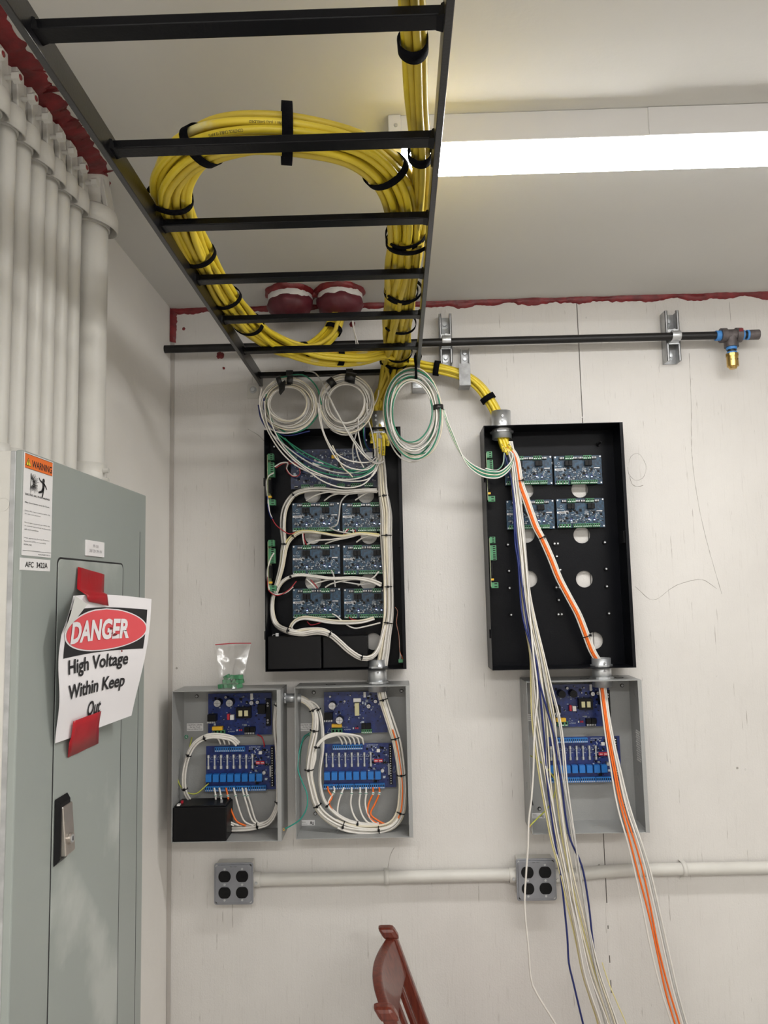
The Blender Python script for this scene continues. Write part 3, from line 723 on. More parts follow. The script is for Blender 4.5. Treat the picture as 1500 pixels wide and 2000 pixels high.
# ---------------------------------------------------------------- door controller boards
def smd(t, w, h, n, seed, x0=0, x1=1, z0=0, z1=1, cols=None, s=.72):
    q = random.Random(seed); mb = MB(); c = wpos(t)
    cols = cols or [SILK, BLKP, WHTG, BLKP, SMDG, BLKP, SMDG]
    for i in range(n):
        x = c.x + (q.uniform(x0, x1) - .5) * w; z = c.z + (q.uniform(z0, z1) - .5) * h; a = q.uniform(.0008, .0026) * s; b = q.uniform(.0006, .0018) * s
        if q.random() < .1: a *= 2; b *= 2.4
        mb.box((x - a, c.y - .0018 - .0012 * s, z - b), (x + a, c.y - .0012, z + b), q.choice(cols))
    o = mb.build('small_components', t); o['kind'] = 'stuff'; return o
def term(name, t, x, z, w, h, d, m, pins=0, y=None, rows=1, slot=True):
    c = wpos(t); y = c.y - .0016 if y is None else y
    mb = MB().box((c.x + x - w / 2, y - d, c.z + z - h / 2), (c.x + x + w / 2, y, c.z + z + h / 2), m)
    if slot: mb.box((c.x + x - w / 2, y - d * .72, c.z + z - h / 2 - .0015), (c.x + x + w / 2, y, c.z + z - h / 2), m)
    for i in range(pins):
        px = c.x + x - w / 2 + w * (i + .5) / pins
        mb.box((px - w / pins * .26, y - d - .0002, c.z + z - h * .12), (px + w / pins * .26, y - d + .0004, c.z + z + h * .34), BLKP if m is not BLKP else ZINC)
        mb.box((px - w / pins * .30, y - d - .0002, c.z + z - h * .46), (px + w / pins * .30, y - d + .0004, c.z + z - h * .22), CAPS)
    return mb.build(name, t)
def controller(loc, label):
    w, h = .1400, .0860; t = thing('controller_board', label, 'circuit board', loc, 'door controller boards in the black enclosures'); c = V(loc)
    MB().box((c.x - w / 2, c.y - .0016, c.z - h / 2), (c.x + w / 2, c.y, c.z + h / 2), PCBD).build('circuit_board', t)
    for x in (-.36, -.11, .12, .34):
        pass
    for x, n_ in ((-.235, 2), (-.145, 2), (.145, 2), (.235, 2)): term('green_terminal_block', t, x * w, h / 2 - .006, .0115, .010, .010, TGRN, n_)
    for x in (-.34, -.055, .055, .34): term('pin_header', t, x * w, h / 2 - .007, .0135, .006, .006, BLKP, 3)
    for x, ww, n_ in ((-.41, .016, 2), (-.285, .016, 2), (-.08, .026, 5), (.115, .026, 5), (.30, .022, 4)): term('green_terminal_block', t, x * w, -h / 2 + .0065, ww, .0095, .010, TGRN, n_)
    for x in (-.245, -.165, .175, .25): MB().box((c.x + x * w - .0052, c.y - .013, c.z + .012), (c.x + x * w + .0052, c.y - .0016, c.z + .027), BLKP).build('relay', t, bevel=.0006)
    MB().box((c.x - .49 * w, c.y - .0022, c.z - .000), (c.x - .25 * w, c.y - .0016, c.z + .0055), STICK).build('barcode_label', t)
    mb = MB(); q = random.Random(3); x = c.x - .46 * w
    while x < c.x - .28 * w: b = q.choice((.0003, .0005, .0009)); mb.box((x, c.y - .0024, c.z + .0015), (x + b, c.y - .0021, c.z + .0042), INK); x += b + q.choice((.0003, .0006))
    mb.build('barcode', t)
    for x, z in ((-.08, .002), (.28, .002), (-.30, -.013), (.12, -.010), (.0, .008)): MB().box((c.x + x * w - .0035, c.y - .0034, c.z + z - .0035), (c.x + x * w + .0035, c.y - .0016, c.z + z + .0035), BLKP).build('chip', t)
    for x, z in ((-.20, -.019), (.17, -.017), (.28, -.019)):
        MB().box((c.x + x * w - .0026, c.y - .0034, c.z + z - .001), (c.x + x * w + .0026, c.y - .0016, c.z + z + .004), BLU).build('inductor', t)
        MB().box((c.x + x * w - .0018, c.y - .0038, c.z + z - .0028), (c.x + x * w + .0018, c.y - .0018, c.z + z - .0008), LED).build('indicator_light', t)
    MB().box((c.x + .33 * w, c.y - .005, c.z + .004), (c.x + .45 * w, c.y - .0016, c.z + .0065), CAPS).build('crystal', t)
    for sx in (-1, 1):
        for sz in (-1, 1): MB().cyl((c.x + sx * (w / 2 - .004), c.y - .0016, c.z + sz * (h / 2 - .004)), (c.x + sx * (w / 2 - .004), c.y - .004, c.z + sz * (h / 2 - .004)), .0024, ZINC, 10).cyl((c.x + sx * (w / 2 - .004), c.y, c.z + sz * (h / 2 - .004)), (c.x + sx * (w / 2 - .004), -.010, c.z + sz * (h / 2 - .004)), .002, BLKP, 8).build('mounting_screw', t)
    mb = MB(); text_on(mb, 'brivo', SILK, (c.x - .48 * w, c.y - .0019, c.z + .0105), UX, UZ, .0185, .0045)
    mb.pipe((c.x - .40 * w, c.y - .0019, c.z + .021), (c.x - .40 * w, c.y - .0017, c.z + .021), .0036, .0030, SILK, 16)
    mb.build('silkscreen_print', t)
    smd(t, w, h, 210, 4, .04, .96, .16, .60); 
    return t
rowsL = [(980, 1035), (1065, 1120), (1149, 1205)]
bl = []
def bc(px, py): p = at(px, py, .026); p.y = -.024; return p
names = {(0, 0): 'upper left', (0, 1): 'upper right', (1, 0): 'middle left', (1, 1): 'middle right', (2, 0): 'lower left', (2, 1): 'lower right'}
proto = None
for r_, (a, b) in enumerate(((983, 1037), (1066, 1120), (1150, 1206))):
    for c_, px in enumerate((617, 715)):
        lab = 'dark blue controller board in the left black enclosure, %s of the six small boards' % names[(r_, c_)]
        loc = bc(px + r_ * .8 + c_ * r_, (a + b) / 2)
        if proto is None: proto = controller(loc, lab)
        else: dup(proto, loc, lab)
for (px, py, nm) in ((1032, 919, 'upper left'), (1129, 918, 'upper right'), (1036, 1005, 'lower left'), (1134, 1002, 'lower right')):
    dup(proto, bc(px, py), 'dark blue controller board in the right black enclosure, %s of four' % nm)

# main board in the left enclosure
c = at(657, 915, .026); c.y = -.024; w, h = .272, .118
t = thing('main_controller_board', 'large navy control board behind the loose wires at the top of the left black enclosure', 'circuit board', c)
MB().box((c.x - w / 2, c.y - .0016, c.z - h / 2), (c.x + w / 2, c.y, c.z + h / 2), PCBM).build('circuit_board', t)
for x, ww, n_ in ((-.34, .024, 4), (-.18, .034, 6), (.05, .022, 4), (.21, .030, 5), (.35, .026, 4)): term('green_terminal_block', t, x * w, -h / 2 + .007, ww, .009, .011, TGRN, n_)
for x in (-.44, -.27, -.05, .13): term('pin_header', t, x * w, -h / 2 + .007, .010, .004, .006, BLKP, 3)
MB().box((c.x - .26 * w, c.y - .0024, c.z + .010), (c.x - .14 * w, c.y - .0016, c.z + .022), STICK).build('barcode_label', t)
for x, z, s in ((.05, .012, .008), (-.05, .0, .006), (.22, -.01, .007), (-.38, .02, .006)): MB().box((c.x + x * w - s, c.y - .004, c.z + z - s), (c.x + x * w + s, c.y - .0016, c.z + z + s), BLKP).build('chip', t)
MB().box((c.x + .33 * w, c.y - .014, c.z + .026), (c.x + .40 * w, c.y - .0016, c.z + .044), CAPS).build('network_socket', t)
MB().box((c.x - .05 * w, c.y - .006, c.z + .030), (c.x + .0 * w, c.y - .0016, c.z + .040), YCAP).build('jumper_block', t)
mb = MB(); text_on(mb, 'brivo', SILK, (c.x + .085 * w, c.y - .0019, c.z + .041), UX, UZ, .032, .0085); mb.pipe((c.x + .055 * w, c.y - .0019, c.z + .045), (c.x + .055 * w, c.y - .0017, c.z + .045), .0045, .0036, SILK, 18)
text_on(mb, 'ACS 6000', SILK, (c.x + .17 * w, c.y - .0019, c.z + .034), UX, UZ, .018, .003); text_on(mb, 'ETHERNET', SILK, (c.x - .06 * w, c.y - .0019, c.z - .034), UX, UZ, .022, .003); mb.build('silkscreen_print', t)
smd(t, w, h, 420, 9, .04, .96, .14, .95, s=.8)

# side boards on the inner left walls
def side_board(x0, px_list, label, grp=None, small=True):
    zs = [at(px_list[0][0], px_list[0][1], .08).z, at(px_list[1][0], px_list[1][1], .08).z]; z1, z0 = max(zs), min(zs)
    t = thing('side_board', label, 'circuit board', (x0 + .005, -.070, (z0 + z1) / 2))
    MB().box((x0 + .004, -.095, z0), (x0 + .0056, -.040, z1), mat('olive_board_edge', (0.30, 0.33, 0.20), .4)).build('circuit_board', t)
    L = z1 - z0
    for (f, hh, d) in ((.965, .018, .016), (.70, .042, .018), (.03, .016, .020)):
        z = z0 + L * f; q = MB()
        q.box((x0 + .0056, -.092, z - hh / 2), (x0 + .0056 + d, -.070, z + hh / 2), TGRN)
        n = max(1, int(hh / .0055))
        for i in range(n): zz = z - hh / 2 + (i + .5) * hh / n; q.box((x0 + .0056 + d * .45, -.0925, zz - .0014), (x0 + .0056 + d * .85, -.0918, zz + .0014), BLKP)
        q.build('green_terminal_block', t, bevel=.0005)
    q = MB().box((x0 + .0056, -.088, z0 + L * .13), (x0 + .014, -.075, z0 + L * .17), YCAP); q.build('jumper_block', t)
    MB().box((x0 + .0056, -.085, z0 + L * .24), (x0 + .012, -.055, z0 + L * .50), BLKP).build('chip', t)
    return t
side_board(-.374, ((527, 890), (527, 985)), 'upright board with green terminals inside the left black enclosure, upper of two')
side_board(-.374, ((527, 1058), (529, 1152)), 'upright board with green terminals inside the left black enclosure, lower of two')
side_board(.2575, ((952, 886), (954, 978)), 'upright board with green terminals inside the right black enclosure, upper of two')
side_board(.2575, ((958, 1052), (960, 1146)), 'upright board with green terminals inside the right black enclosure, lower of two')
# black battery compartment at the foot of the left enclosure
a = at(522, 1243, .098); b = at(627, 1243, .098)
t = thing('battery_tray', 'black battery cover across the bottom of the left black enclosure', 'battery cover', ((a.x + b.x) / 2, -.05, 1.57))
MB().box((-.372, -.100, BBL + .004), (b.x, -.013, a.z), BLKP).build('battery', t, bevel=.003)
MB().box((b.x + .003, -.092, BBL + .004), (b.x + .13, -.013, a.z - .004), BLKP).build('battery', t, bevel=.003)
q = at(542, 1239, .10); MB().box((q.x - .004, -.108, q.z - .005), (q.x + .004, -.099, q.z + .004), GALV).build('metal_clip', t); MB().tube([q + V((-.004, 0, 0)), q + V((-.013, 0, 0)), q + V((-.014, 0, -.004))], .0008, GALV, 6).build('wire_hook', t)
p = at(784, 1291, .09)
t = thing('loose_connector', 'small green plug on a thin lead, lower right of left black enclosure', 'connector', p)
MB().box(p - V((.008, .006, .004)), p + V((.006, .006, .005)), TGRN).build('plug', t, bevel=.0008)
for k in range(4):
    MB().tube(spline([p + V((-.006 + k * .0035, 0, .004)), p + V((-.004 + k * .002, 0, .014)), at(781, 1272, .09), at(779, 1240, .088), at(774, 1215, .085), at(777, 1195, .075), at(772, 1186, .06)]), .0007, (WHTG, WHT, WHTG, ORG)[k], 5).build('wire', t)

# ================================================================== GREY ENCLOSURES
def grey_box(x0, x1, z0, z1, label, kn, lip=.011):
    d = .115; t = thing('grey_enclosure', label, 'enclosure', ((x0 + x1) / 2, 0, (z0 + z1) / 2))
    MB().box((x0, -.003, z0), (x1, -.0012, z1), GREYB).build('back_panel', t)
    for n_, lo, hi in (('left_side', (x0, -d, z0), (x0 + .0016, -.0012, z1)), ('right_side', (x1 - .0016, -d, z0), (x1, -.0012, z1)),
                       ('top_side', (x0, -d, z1 - .0016), (x1, -.0012, z1)), ('bottom_side', (x0, -d, z0), (x1, -.0012, z0 + .0016))):
        MB().box(lo, hi, GREYB).build(n_, t, bevel=.0005)
    if lip: MB().box((x1 - lip, -d - .001, z0), (x1, -d + .0006, z1), GREYB).build('door_hinge_lip', t, bevel=.0005)
    for (sd, u, v, r) in kn:      # knockouts: shallow rings
        if sd == 'L': c = V((x0 + .0016, -d * u, z0 + (z1 - z0) * v)); n_ = UX
        elif sd == 'Lo': c = V((x0, -d * u, z0 + (z1 - z0) * v)); n_ = -UX
        elif sd == 'R': c = V((x1 - .0016, -d * u, z0 + (z1 - z0) * v)); n_ = -UX
        elif sd == 'B': c = V((x0 + (x1 - x0) * u, -d * v, z0 + .0016)); n_ = UZ
        elif sd == 'T': c = V((x0 + (x1 - x0) * u, -d * v, z1)); n_ = UZ
        MB().pipe(c, c + n_ * .0006, r, r - .0012, GREYB if sd != 'T' else CONC, 28).build('knockout', t)
    for u, v in ((.13, .93), (.93, .93), (.13, .09), (.90, .10)):
        c = V((x0 + (x1 - x0) * u, -.003, z0 + (z1 - z0) * v)); MB().cyl(c, c - UY * .003, .0052, CONC, 14).cyl(c - UY * .003, c - UY * .005, .0035, GALV, 8).build('mounting_screw', t)
    return t
G1 = grey_box(-.635, -.333, 1.079, 1.484, 'open grey steel enclosure with a black battery, leftmost of the three', [('L', .5, .55, .016), ('L', .5, .43, .012), ('L', .5, .3, .012), ('T', .5, .5, .014)])
G2 = grey_box(-.2945, .0245, 1.083, 1.4875, 'open grey steel enclosure with looped white wires, middle of the three', [('L', .5, .5, .012), ('L', .5, .62, .012), ('T', .3, .5, .014), ('B', .3, .5, .014)])
G3 = grey_box(.3465, .6625, 1.085, 1.490, 'open grey steel enclosure behind the dangling wires, rightmost of the three', [('Lo', .5, .86, .016), ('Lo', .5, .55, .013), ('Lo', .5, .42, .013), ('Lo', .5, .28, .011), ('R', .55, .90, .013), ('R', .45, .32, .013), ('B', .25, .5, .013), ('B', .6, .5, .013), ('T', .86, .5, .012), ('T', .55, .5, .012)])
# vent perforations on the right wall of the right grey box
mb = MB(); x = .6609
for i in range(14):
    for j in range(5):
        z = 1.262 + i * .0062; y = -.045 - j * .0075 - (.0037 if i % 2 else 0); mb.cyl((x, y, z), (x - .0005, y, z), .0024, PINW, 8)
o = mb.build('vent_holes', G3); o['kind'] = 'stuff'

def psu_board(c, w, h, kind, label):
    t = thing('power_supply_board', label, 'circuit board', c); z = lambda f: c.z + (f - .5) * h; x = lambda f: c.x + (f - .5) * w; y = c.y - .0016
    MB().box((c.x - w / 2, y, c.z - h / 2), (c.x + w / 2, c.y, c.z + h / 2), PCBB).build('circuit_board', t)
    def cap(fx, fz, r, hh, m=CAPS, body=BLKP):
        p = V((x(fx), y, z(fz))); mb = MB().cyl(p, p - UY * hh, r, body, 22); mb.cyl(p - UY * hh, p - UY * (hh + .0006), r * .93, m, 22)
        mb.box(p + V((-r * .8, -hh - .0009, -.0003)), p + V((r * .8, -hh - .0005, .0003)), BLKP); mb.box(p + V((-.0003, -hh - .0009, -r * .8)), p + V((.0003, -hh - .0005, r * .8)), BLKP); mb.build('capacitor', t)
    def blk(name, f0, f1, g0, g1, hh, m, bev=.0008): return MB().box((x(f0), y - hh, z(g0)), (x(f1), y, z(g1)), m).build(name, t, bevel=bev)
    if kind == 'a':
        cm = CAPS if label.find('right') < 0 else BLKP
        cap(.18, .80, .0105, .030, cm); cap(.37, .80, .0105, .030, cm); cap(.29, .92, .0035, .012); cap(.70, .78, .006, .018); cap(.79, .79, .0048, .015); cap(.57, .92, .002, .008); cap(.53, .80, .002, .008)
        tr = blk('transformer_core', .46, .69, .42, .68, .020, BLKP); 
        for a_, b_ in ((.50, .56), (.59, .65)): MB().box((x(a_), y - .0215, z(.47)), (x(b_), y - .019, z(.61)), CREAM).build('winding', tr, bevel=.002)
        blk('heat_sink', .02, .15, .36, .53, .026, BLKP)
        for k in range(5): MB().box((x(.02 + k * .026), y - .030, z(.33)), (x(.033 + k * .026), y - .002, z(.37)), GALV).build('heat_sink_pin', t)
        blk('red_component', .31, .35, .38, .52, .012, REDP); blk('white_component', .36, .42, .38, .50, .014, PINW)
        blk('yellow_capacitor', .08, .24, .14, .23, .016, YCAP); term('green_terminal_block', t, (.19 - .5) * w, (.09 - .5) * h, .17 * w, .10 * h, .012, TGRN, 3)
        blk('relay', .58, .66, .08, .20, .012, BLKP); blk('relay', .67, .75, .08, .20, .012, BLKP); term('output_terminals', t, (.66 - .5) * w, (.05 - .5) * h, .16 * w, .05 * h, .010, BLKP, 6)
        blk('black_heat_sink', .80, .92, .52, .74, .022, BLKP); blk('output_block', .92, .99, .22, .86, .012, BLKP)
        blk('jumper_block', .67, .71, .84, .99, .005, PINW, .0003)
        for fz in (.30, .36, .70, .76): cap(.95, fz, .0028, .013)
    else:
        cap(.14, .70, .0105, .030); cap(.25, .35, .0105, .030); cap(.10, .90, .003, .010); cap(.33, .78, .003, .010); cap(.42, .92, .002, .008); cap(.71, .66, .0058, .018); cap(.82, .77, .0048, .015); cap(.88, .70, .003, .012)
        blk('yellow_transformer', .49, .56, .44, .74, .018, CREAM); blk('white_component', .47, .59, .76, .85, .012, PINW); blk('heat_sink', .01, .14, .36, .52, .024, BLKP)
        for k in range(5): MB().box((x(.01 + k * .028), y - .030, z(.32)), (x(.024 + k * .028), y - .002, z(.36)), GALV).build('heat_sink_pin', t)
        blk('yellow_capacitor', .12, .28, .16, .24, .016, YCAP); term('green_terminal_block', t, (.20 - .5) * w, (.06 - .5) * h, .17 * w, .13 * h, .012, TGRN, 3)
        blk('relay', .59, .66, .10, .24, .012, BLKP); blk('relay', .67, .74, .10, .24, .012, BLKP); term('output_terminals', t, (.67 - .5) * w, (.05 - .5) * h, .17 * w, .09 * h, .009, TGRN, 6)
        blk('jumper_block', .63, .67, .86, .99, .005, PINW, .0003)
    for fx in (.45, .49, .52): blk('indicator_light', fx, fx + .018, .10, .14, .005, REDP if fx > .46 else PINW, .0003)
    mb = MB(); text_on(mb, 'ALTRONIX', SILK, (x(.31), y - .0003, z(.07)), UX, UZ, .11 * w, .03 * h, .01); text_on(mb, 'AC IN', SILK, (x(.30), y - .0003, z(.13)), UX, UZ, .07 * w, .025 * h)
    tri = [V((x(.04), y - .0003, z(.02))), V((x(.12), y - .0003, z(.02))), V((x(.08), y - .0003, z(.12)))]
    for i in range(3): mb.tube([tri[i], tri[(i + 1) % 3]], .0004, SILK, 4)
    mb.build('silkscreen_print', t); smd(t, w, h, 130, 5 if kind == 'a' else 6, .05, .95, .15, .97, [SMDG, BLKP, BLKP, BLU, SILK, BLKP], .9)
    return t
def dims(px0, py0, px1, py1, o):
    a = at(px0, py0, o); b = at(px1, py1, o); c = (a + b) / 2; return V((c.x, -o, c.z)), abs(b.x - a.x), abs(b.z - a.z)
c, w, h = dims(407, 1355, 531, 1434, .020); psu_board(c, w, h, 'a', 'navy power supply board with twin silver capacitors in the leftmost grey box')
c, w, h = dims(633, 1352, 757, 1430, .020); psu_board(c, w, h, 'b', 'navy power supply board with a pale yellow transformer in the middle grey box')
c, w, h = dims(1079, 1337, 1186, 1418, .020)
c2 = c.copy(); psu_board(c, w * 1.14, h, 'a', 'navy power supply board with black capacitors in the right grey box')

def relay_board(c, w, h, label):
    t = thing('relay_board', label, 'circuit board', c, 'fused relay boards in the grey boxes'); z = lambda f: c.z + (f - .5) * h; x = lambda f: c.x + (f - .5) * w; y = c.y - .0016
    MB().box((c.x - w / 2, y, c.z - h / 2), (c.x + w / 2, c.y, c.z + h / 2), PCBB).build('circuit_board', t)
    for f in (.235, .445): term('blue_terminal_block', t, (f - .5) * w, h / 2 - .008, .205 * w, .012, .012, TBLU, 8)
    for k in range(8):
        fx = .04 + k * .088; fu = MB().cyl((x(fx), y - .008, z(.53)), (x(fx), y - .008, z(.76)), .0024, GLASS, 10).build('fuse', t)
        for zz in (.77, .52):
            mb = MB(); p = V((x(fx), y, z(zz))); mb.box(p + V((-.0035, -.007, -.004)), p + V((.0035, 0, .004)), CAPS); mb.cyl(p + V((0, -.008, -.003)), p + V((0, -.008, .005)), .0036, ZINC, 12)
            mb.build('fuse_clip', fu)
    for k in range(8):
        fx = .0 + k * .1005 + .01
        MB().box((x(fx), y - .016, z(.21)), (x(fx + .079), y, z(.38)), RELB).build('relay', t, bevel=.0008)
    for k in range(4): term('blue_terminal_block', t, (.10 + k * .213 - .5) * w, -h / 2 + .0065, .205 * w, .013, .012, TBLU, 8)
    for k in range(2): 
        s = MB().box((x(.70 + k * .062), y - .006, z(.575)), (x(.757 + k * .062), y, z(.645)), REDP).build('dip_switch', t, bevel=.0004)
        MB().box((x(.708 + k * .062), y - .0065, z(.60)), (x(.75 + k * .062), y - .0058, z(.618)), PINW).build('switch_row', s)
    MB().box((x(.74), y - .006, z(.80)), (x(.785), y, z(.87)), PINW).build('white_component', t)
    p = V((x(.815), y, z(.39))); MB().cyl(p, p - UY * .010, .0048, CAPS, 16).build('capacitor', t)
    mb = MB()
    mb.box((x(.91), y - .010, z(.08)), (x(.95), y, z(.97)), BLKP)
    for i in range(16): mb.cyl((x(.93), y - .0104, z(.11 + i * .055)), (x(.93), y - .0098, z(.11 + i * .055)), .0016, PINW, 8)
    mb.build('black_terminal_strip', t)
    MB().cyl((x(.905), y - .009, z(.30)), (x(.905), y - .009, z(.55)), .003, GLASS, 10).build('fuse', t)
    mb = MB(); text_on(mb, 'ALTRONIX CORP', SILK, (x(.60), y - .0003, z(.945)), UX, UZ, .16 * w, .026 * h, .01); text_on(mb, 'BROOKLYN NY', SILK, (x(.60), y - .0003, z(.905)), UX, UZ, .10 * w, .018 * h)
    for k in range(8): text_on(mb, 'F%d' % (k + 1), SILK, (x(.065 + k * .088), y - .0003, z(.63)), UX, UZ, .022 * w, .025 * h)
    for k in range(7):
        q = [V((x(.055 + k * .088), y - .0003, z(.70))), V((x(.11 + k * .088), y - .0003, z(.70))), V((x(.083 + k * .088), y - .0003, z(.76)))]
        for i in range(3): mb.tube([q[i], q[(i + 1) % 3]], .0003, SILK, 4)
    q = [V((x(.955), y - .0003, z(.34))), V((x(.995), y - .0003, z(.34))), V((x(.975), y - .0003, z(.48)))]
    for i in range(3): mb.tube([q[i], q[(i + 1) % 3]], .0004, SILK, 4)
    mb.build('silkscreen_print', t); smd(t, w, h, 120, 8, .60, .90, .12, .95, [SMDG, BLKP, BLKP, SILK], .9)
    return t
c, w, h = dims(403, 1457, 543, 1541, .022); rb = relay_board(c, w, h, 'blue relay board with eight fuses in the leftmost grey box above the battery')
c, w2, h = dims(632, 1453, 774, 1537, .022); dup(rb, c, 'blue relay board with eight fuses in the middle grey box')
c, w2, h = dims(1070, 1440, 1212, 1524, .022); dup(rb, c, 'blue relay board with eight fuses in the right grey box behind the dangling wires')

# stickers in the grey boxes
def sticker(px0, py0, px1, py1, o, lines, label, name='sticker', m=STICK, ink=INK, marg=.08):
    a = at(px0, py0, o); b = at(px1, py1, o); x0, x1, z0, z1 = a.x, b.x, b.z, a.z; y = -o
    t = thing(name, label, 'sticker', ((x0 + x1) / 2, y, (z0 + z1) / 2))
    MB().box((x0, y - .0004, z0), (x1, y, z1), m).build('label_sheet', t)
    if lines:
        mb = MB(); n = len(lines); hh = (z1 - z0) / (n + .5)
        for i, (s, f) in enumerate(lines):
            ww = (x1 - x0) * f; text_on(mb, s, ink, ((x0 + x1 - ww) / 2, y - .0007, z1 - hh * (i + 1.05)), UX, UZ, ww, hh * .62, .01)
        mb.build('lettering', t)
    return t
ct = [('CAUTION 120VAC', .9), ('Do Not Touch', .62), ('Exposed Metal Parts', .9)]
sticker(365, 1413, 397, 1427, .0032, ct, 'white caution sticker beside the power board in the leftmost grey box')
sticker(586, 1413, 616, 1427, .0032, ct, 'white caution sticker partly behind the cables in the middle grey box')
sticker(1029, 1395, 1045, 1408, .0032, ct, 'white caution sticker behind the dangling wires in the right grey box')
for a_, lab in (((587, 1602, 615, 1612), 'white recognised-component sticker at the bottom left of the middle grey box'), ((1039, 1588, 1064, 1598), 'white recognised-component sticker at the bottom left of the right grey box')):
    t = sticker(*a_, .0032, [], lab); a = at(a_[0], a_[1], .0036); b = at(a_[2], a_[3], .0036); w = b.x - a.x; h = a.z - b.z; mb = MB()
    text_on(mb, 'Altronix', INK, (a.x + w * .06, -.0038, b.z + h * .55), UX, UZ, w * .3, h * .2); text_on(mb, 'Component', INK, (a.x + w * .06, -.0038, b.z + h * .15), UX, UZ, w * .42, h * .2)
    text_on(mb, 'R', INK, (a.x + w * .78, -.0038, b.z + h * .2), -UX, UZ, w * .14, h * .55, .03); text_on(mb, 'U', INK, (a.x + w * .80, -.0038, b.z + h * .1), UX, UZ, w * .13, h * .55, .03); mb.build('lettering', t)
for px, py, lab in ((364, 1439, 'round green ground sticker in the leftmost grey box'), (605, 1434, 'round green ground sticker in the middle grey box')):
    p = at(px, py, .0034); t = thing('ground_sticker', lab, 'sticker', p)
    MB().cyl(p, p - UY * .0004, .0055, mat('sticker_green', (.02, .25, .12), .5), 20).build('label_disc', t)
    mb = MB(); text_on(mb, 'G', STICK, p + V((-.0025, -.0007, -.003)), UX, UZ, .005, .006, .02); mb.build('lettering', t)
# battery in the left grey box
a = at(335, 1577, .108); b = at(443, 1645, .108)
t = thing('battery', 'black sealed battery standing in the bottom of the leftmost grey box', 'battery', ((a.x + b.x) / 2, -.06, 1.0806))
za = a.z; MB().box((-.6325, -.112, 1.0808), (b.x, -.030, za), BLKP).build('battery_case', t, bevel=.0025)
MB().box((-.629, -.109, za), (b.x - .004, -.033, za + .004), BLKP).build('battery_lid', t, bevel=.0015)
for x in (-.615, b.x - .02): MB().box((x - .003, -.085, za + .004), (x + .003, -.079, za + .011), REDP if x < -.55 else GALV).build('battery_terminal', t)
MB().box((-.622, -.109, za + .0035), (-.614, -.098, za + .0075), PINW).build('white_plug', t)

# bag of green connectors on top of the left grey box
zt = 1.4842; pc = at(452, 1343, .055); ba = at(427, 1341, .060); bb = at(476, 1341, .060)
t = thing('plastic_bag', 'clear zip bag with a red seal holding green connectors on the leftmost grey box', 'bag', (pc.x, -.06, zt))
n, m_ = 14, 18; vs = []
top_l = at(421, 1260, .035); top_r = at(490, 1257, .035)
for s in (1, -1):
    for j in range(m_ + 1):
        f = j / m_
        for i in range(n + 1):
            g = i / n; xl = ba.x + (top_l.x - ba.x) * f ** 1.6; xr = bb.x + (top_r.x - bb.x) * f ** 1.8; x = xl + (xr - xl) * g
            z = zt + .0008 + (top_l.z - zt) * f; y = -.062 + (.028) * f
            bul = math.sin(PI * g) * (.020 * (1 - f) ** 1.2 + .0015) + .004 * noise.noise(V((x * 60, z * 50, s))) * math.sin(PI * g)
            vs.append(V((x, y - s * bul, z)))
st = (n + 1) * (m_ + 1)
mb = MB(); mb.add(vs, [(k * st + j * (n + 1) + i, k * st + j * (n + 1) + i + 1, k * st + (j + 1) * (n + 1) + i + 1, k * st + (j + 1) * (n + 1) + i) for k in range(2) for j in range(m_) for i in range(n)], BAG, True)
mb.build('film', t)
MB().tube(spline([top_l + V((-.001, .0, .001)), (top_l + top_r) / 2 + V((0, -.002, .003)), top_r + V((.001, 0, .001))]), .0014, REDP, 6).build('zip_seal', t)
q = random.Random(4)
for k in range(14):
    rowz = zt + .0062 + (k // 5) * .0125; x = ba.x + .009 + (k % 5) * .0128 + (k // 5) * .008 + q.uniform(-.002, .002); y = -.064 + q.uniform(-.004, .004); a = V((x, y, rowz))
    rot = Matrix.Rotation(q.uniform(-.5, .5), 3, 'Y') @ Matrix.Rotation(q.uniform(-.6, .6), 3, 'Z')
    sx = q.choice((.006, .0072, .0085)); mb = MB().box(a - V((sx, .006, .0056)), a + V((sx, .006, .0056)), TGRN, rot)
    for i in range(3): mb.box(a + V((-sx + sx * (.35 + i * .6), -.0053, -.002)), a + V((-sx + sx * (.6 + i * .6), -.0045, .002)), BLKP, rot, a)
    tag(mb.build('green_connector', bevel=.0004), 'green screw terminal plug in the clear bag, %s row, %s' % (('bottom', 'middle', 'top')[k // 5], ('leftmost', 'second from left', 'centre', 'second from right', 'rightmost')[k % 5]), 'connector', 'green connectors in the bag')

# connector between left and middle grey boxes
cc = at(571, 1363, .055); a = -.333; b = -.2945
t, P = nipple(cc, a - .008, b + .012, .0125, 'short zinc connector between the leftmost and middle grey boxes', axis='x'); locknut(P, a + .005, .0125, t, .004); locknut(P, b - .004, .0125, t, .004)

# ================================================================== WIRING INSIDE THE BOXES
def bundle(name, label, path, n, r, cols, ties, seed=0, tw=1.5, jit=.7, sq=1.0, nsides=6, tie_r=None, cat='wires', step=.010):
    C = spline(path, step); t = thing(name, label, cat, C[len(C) // 2])
    for k, p in enumerate(strand_paths(C, n, r, sq, seed, tw, jit)): MB().tube(p, r, cols[k % len(cols)], nsides).build('wire', t)
    R_ = tie_r or r * (1.12 * math.sqrt(n) + .35)
    for px, py in ties: zip_tie(C, near(C, px, py), R_, t)
    return t, C
W1 = [WHT, WHT, WHT2, WHT, WHTG, WHT]
wr = .0029
v5 = lambda pts, o: wp(view(500, 820, 4.69, pts), o)
v6 = lambda pts, o: wp(view(500, 1050, 4.69, pts), o)
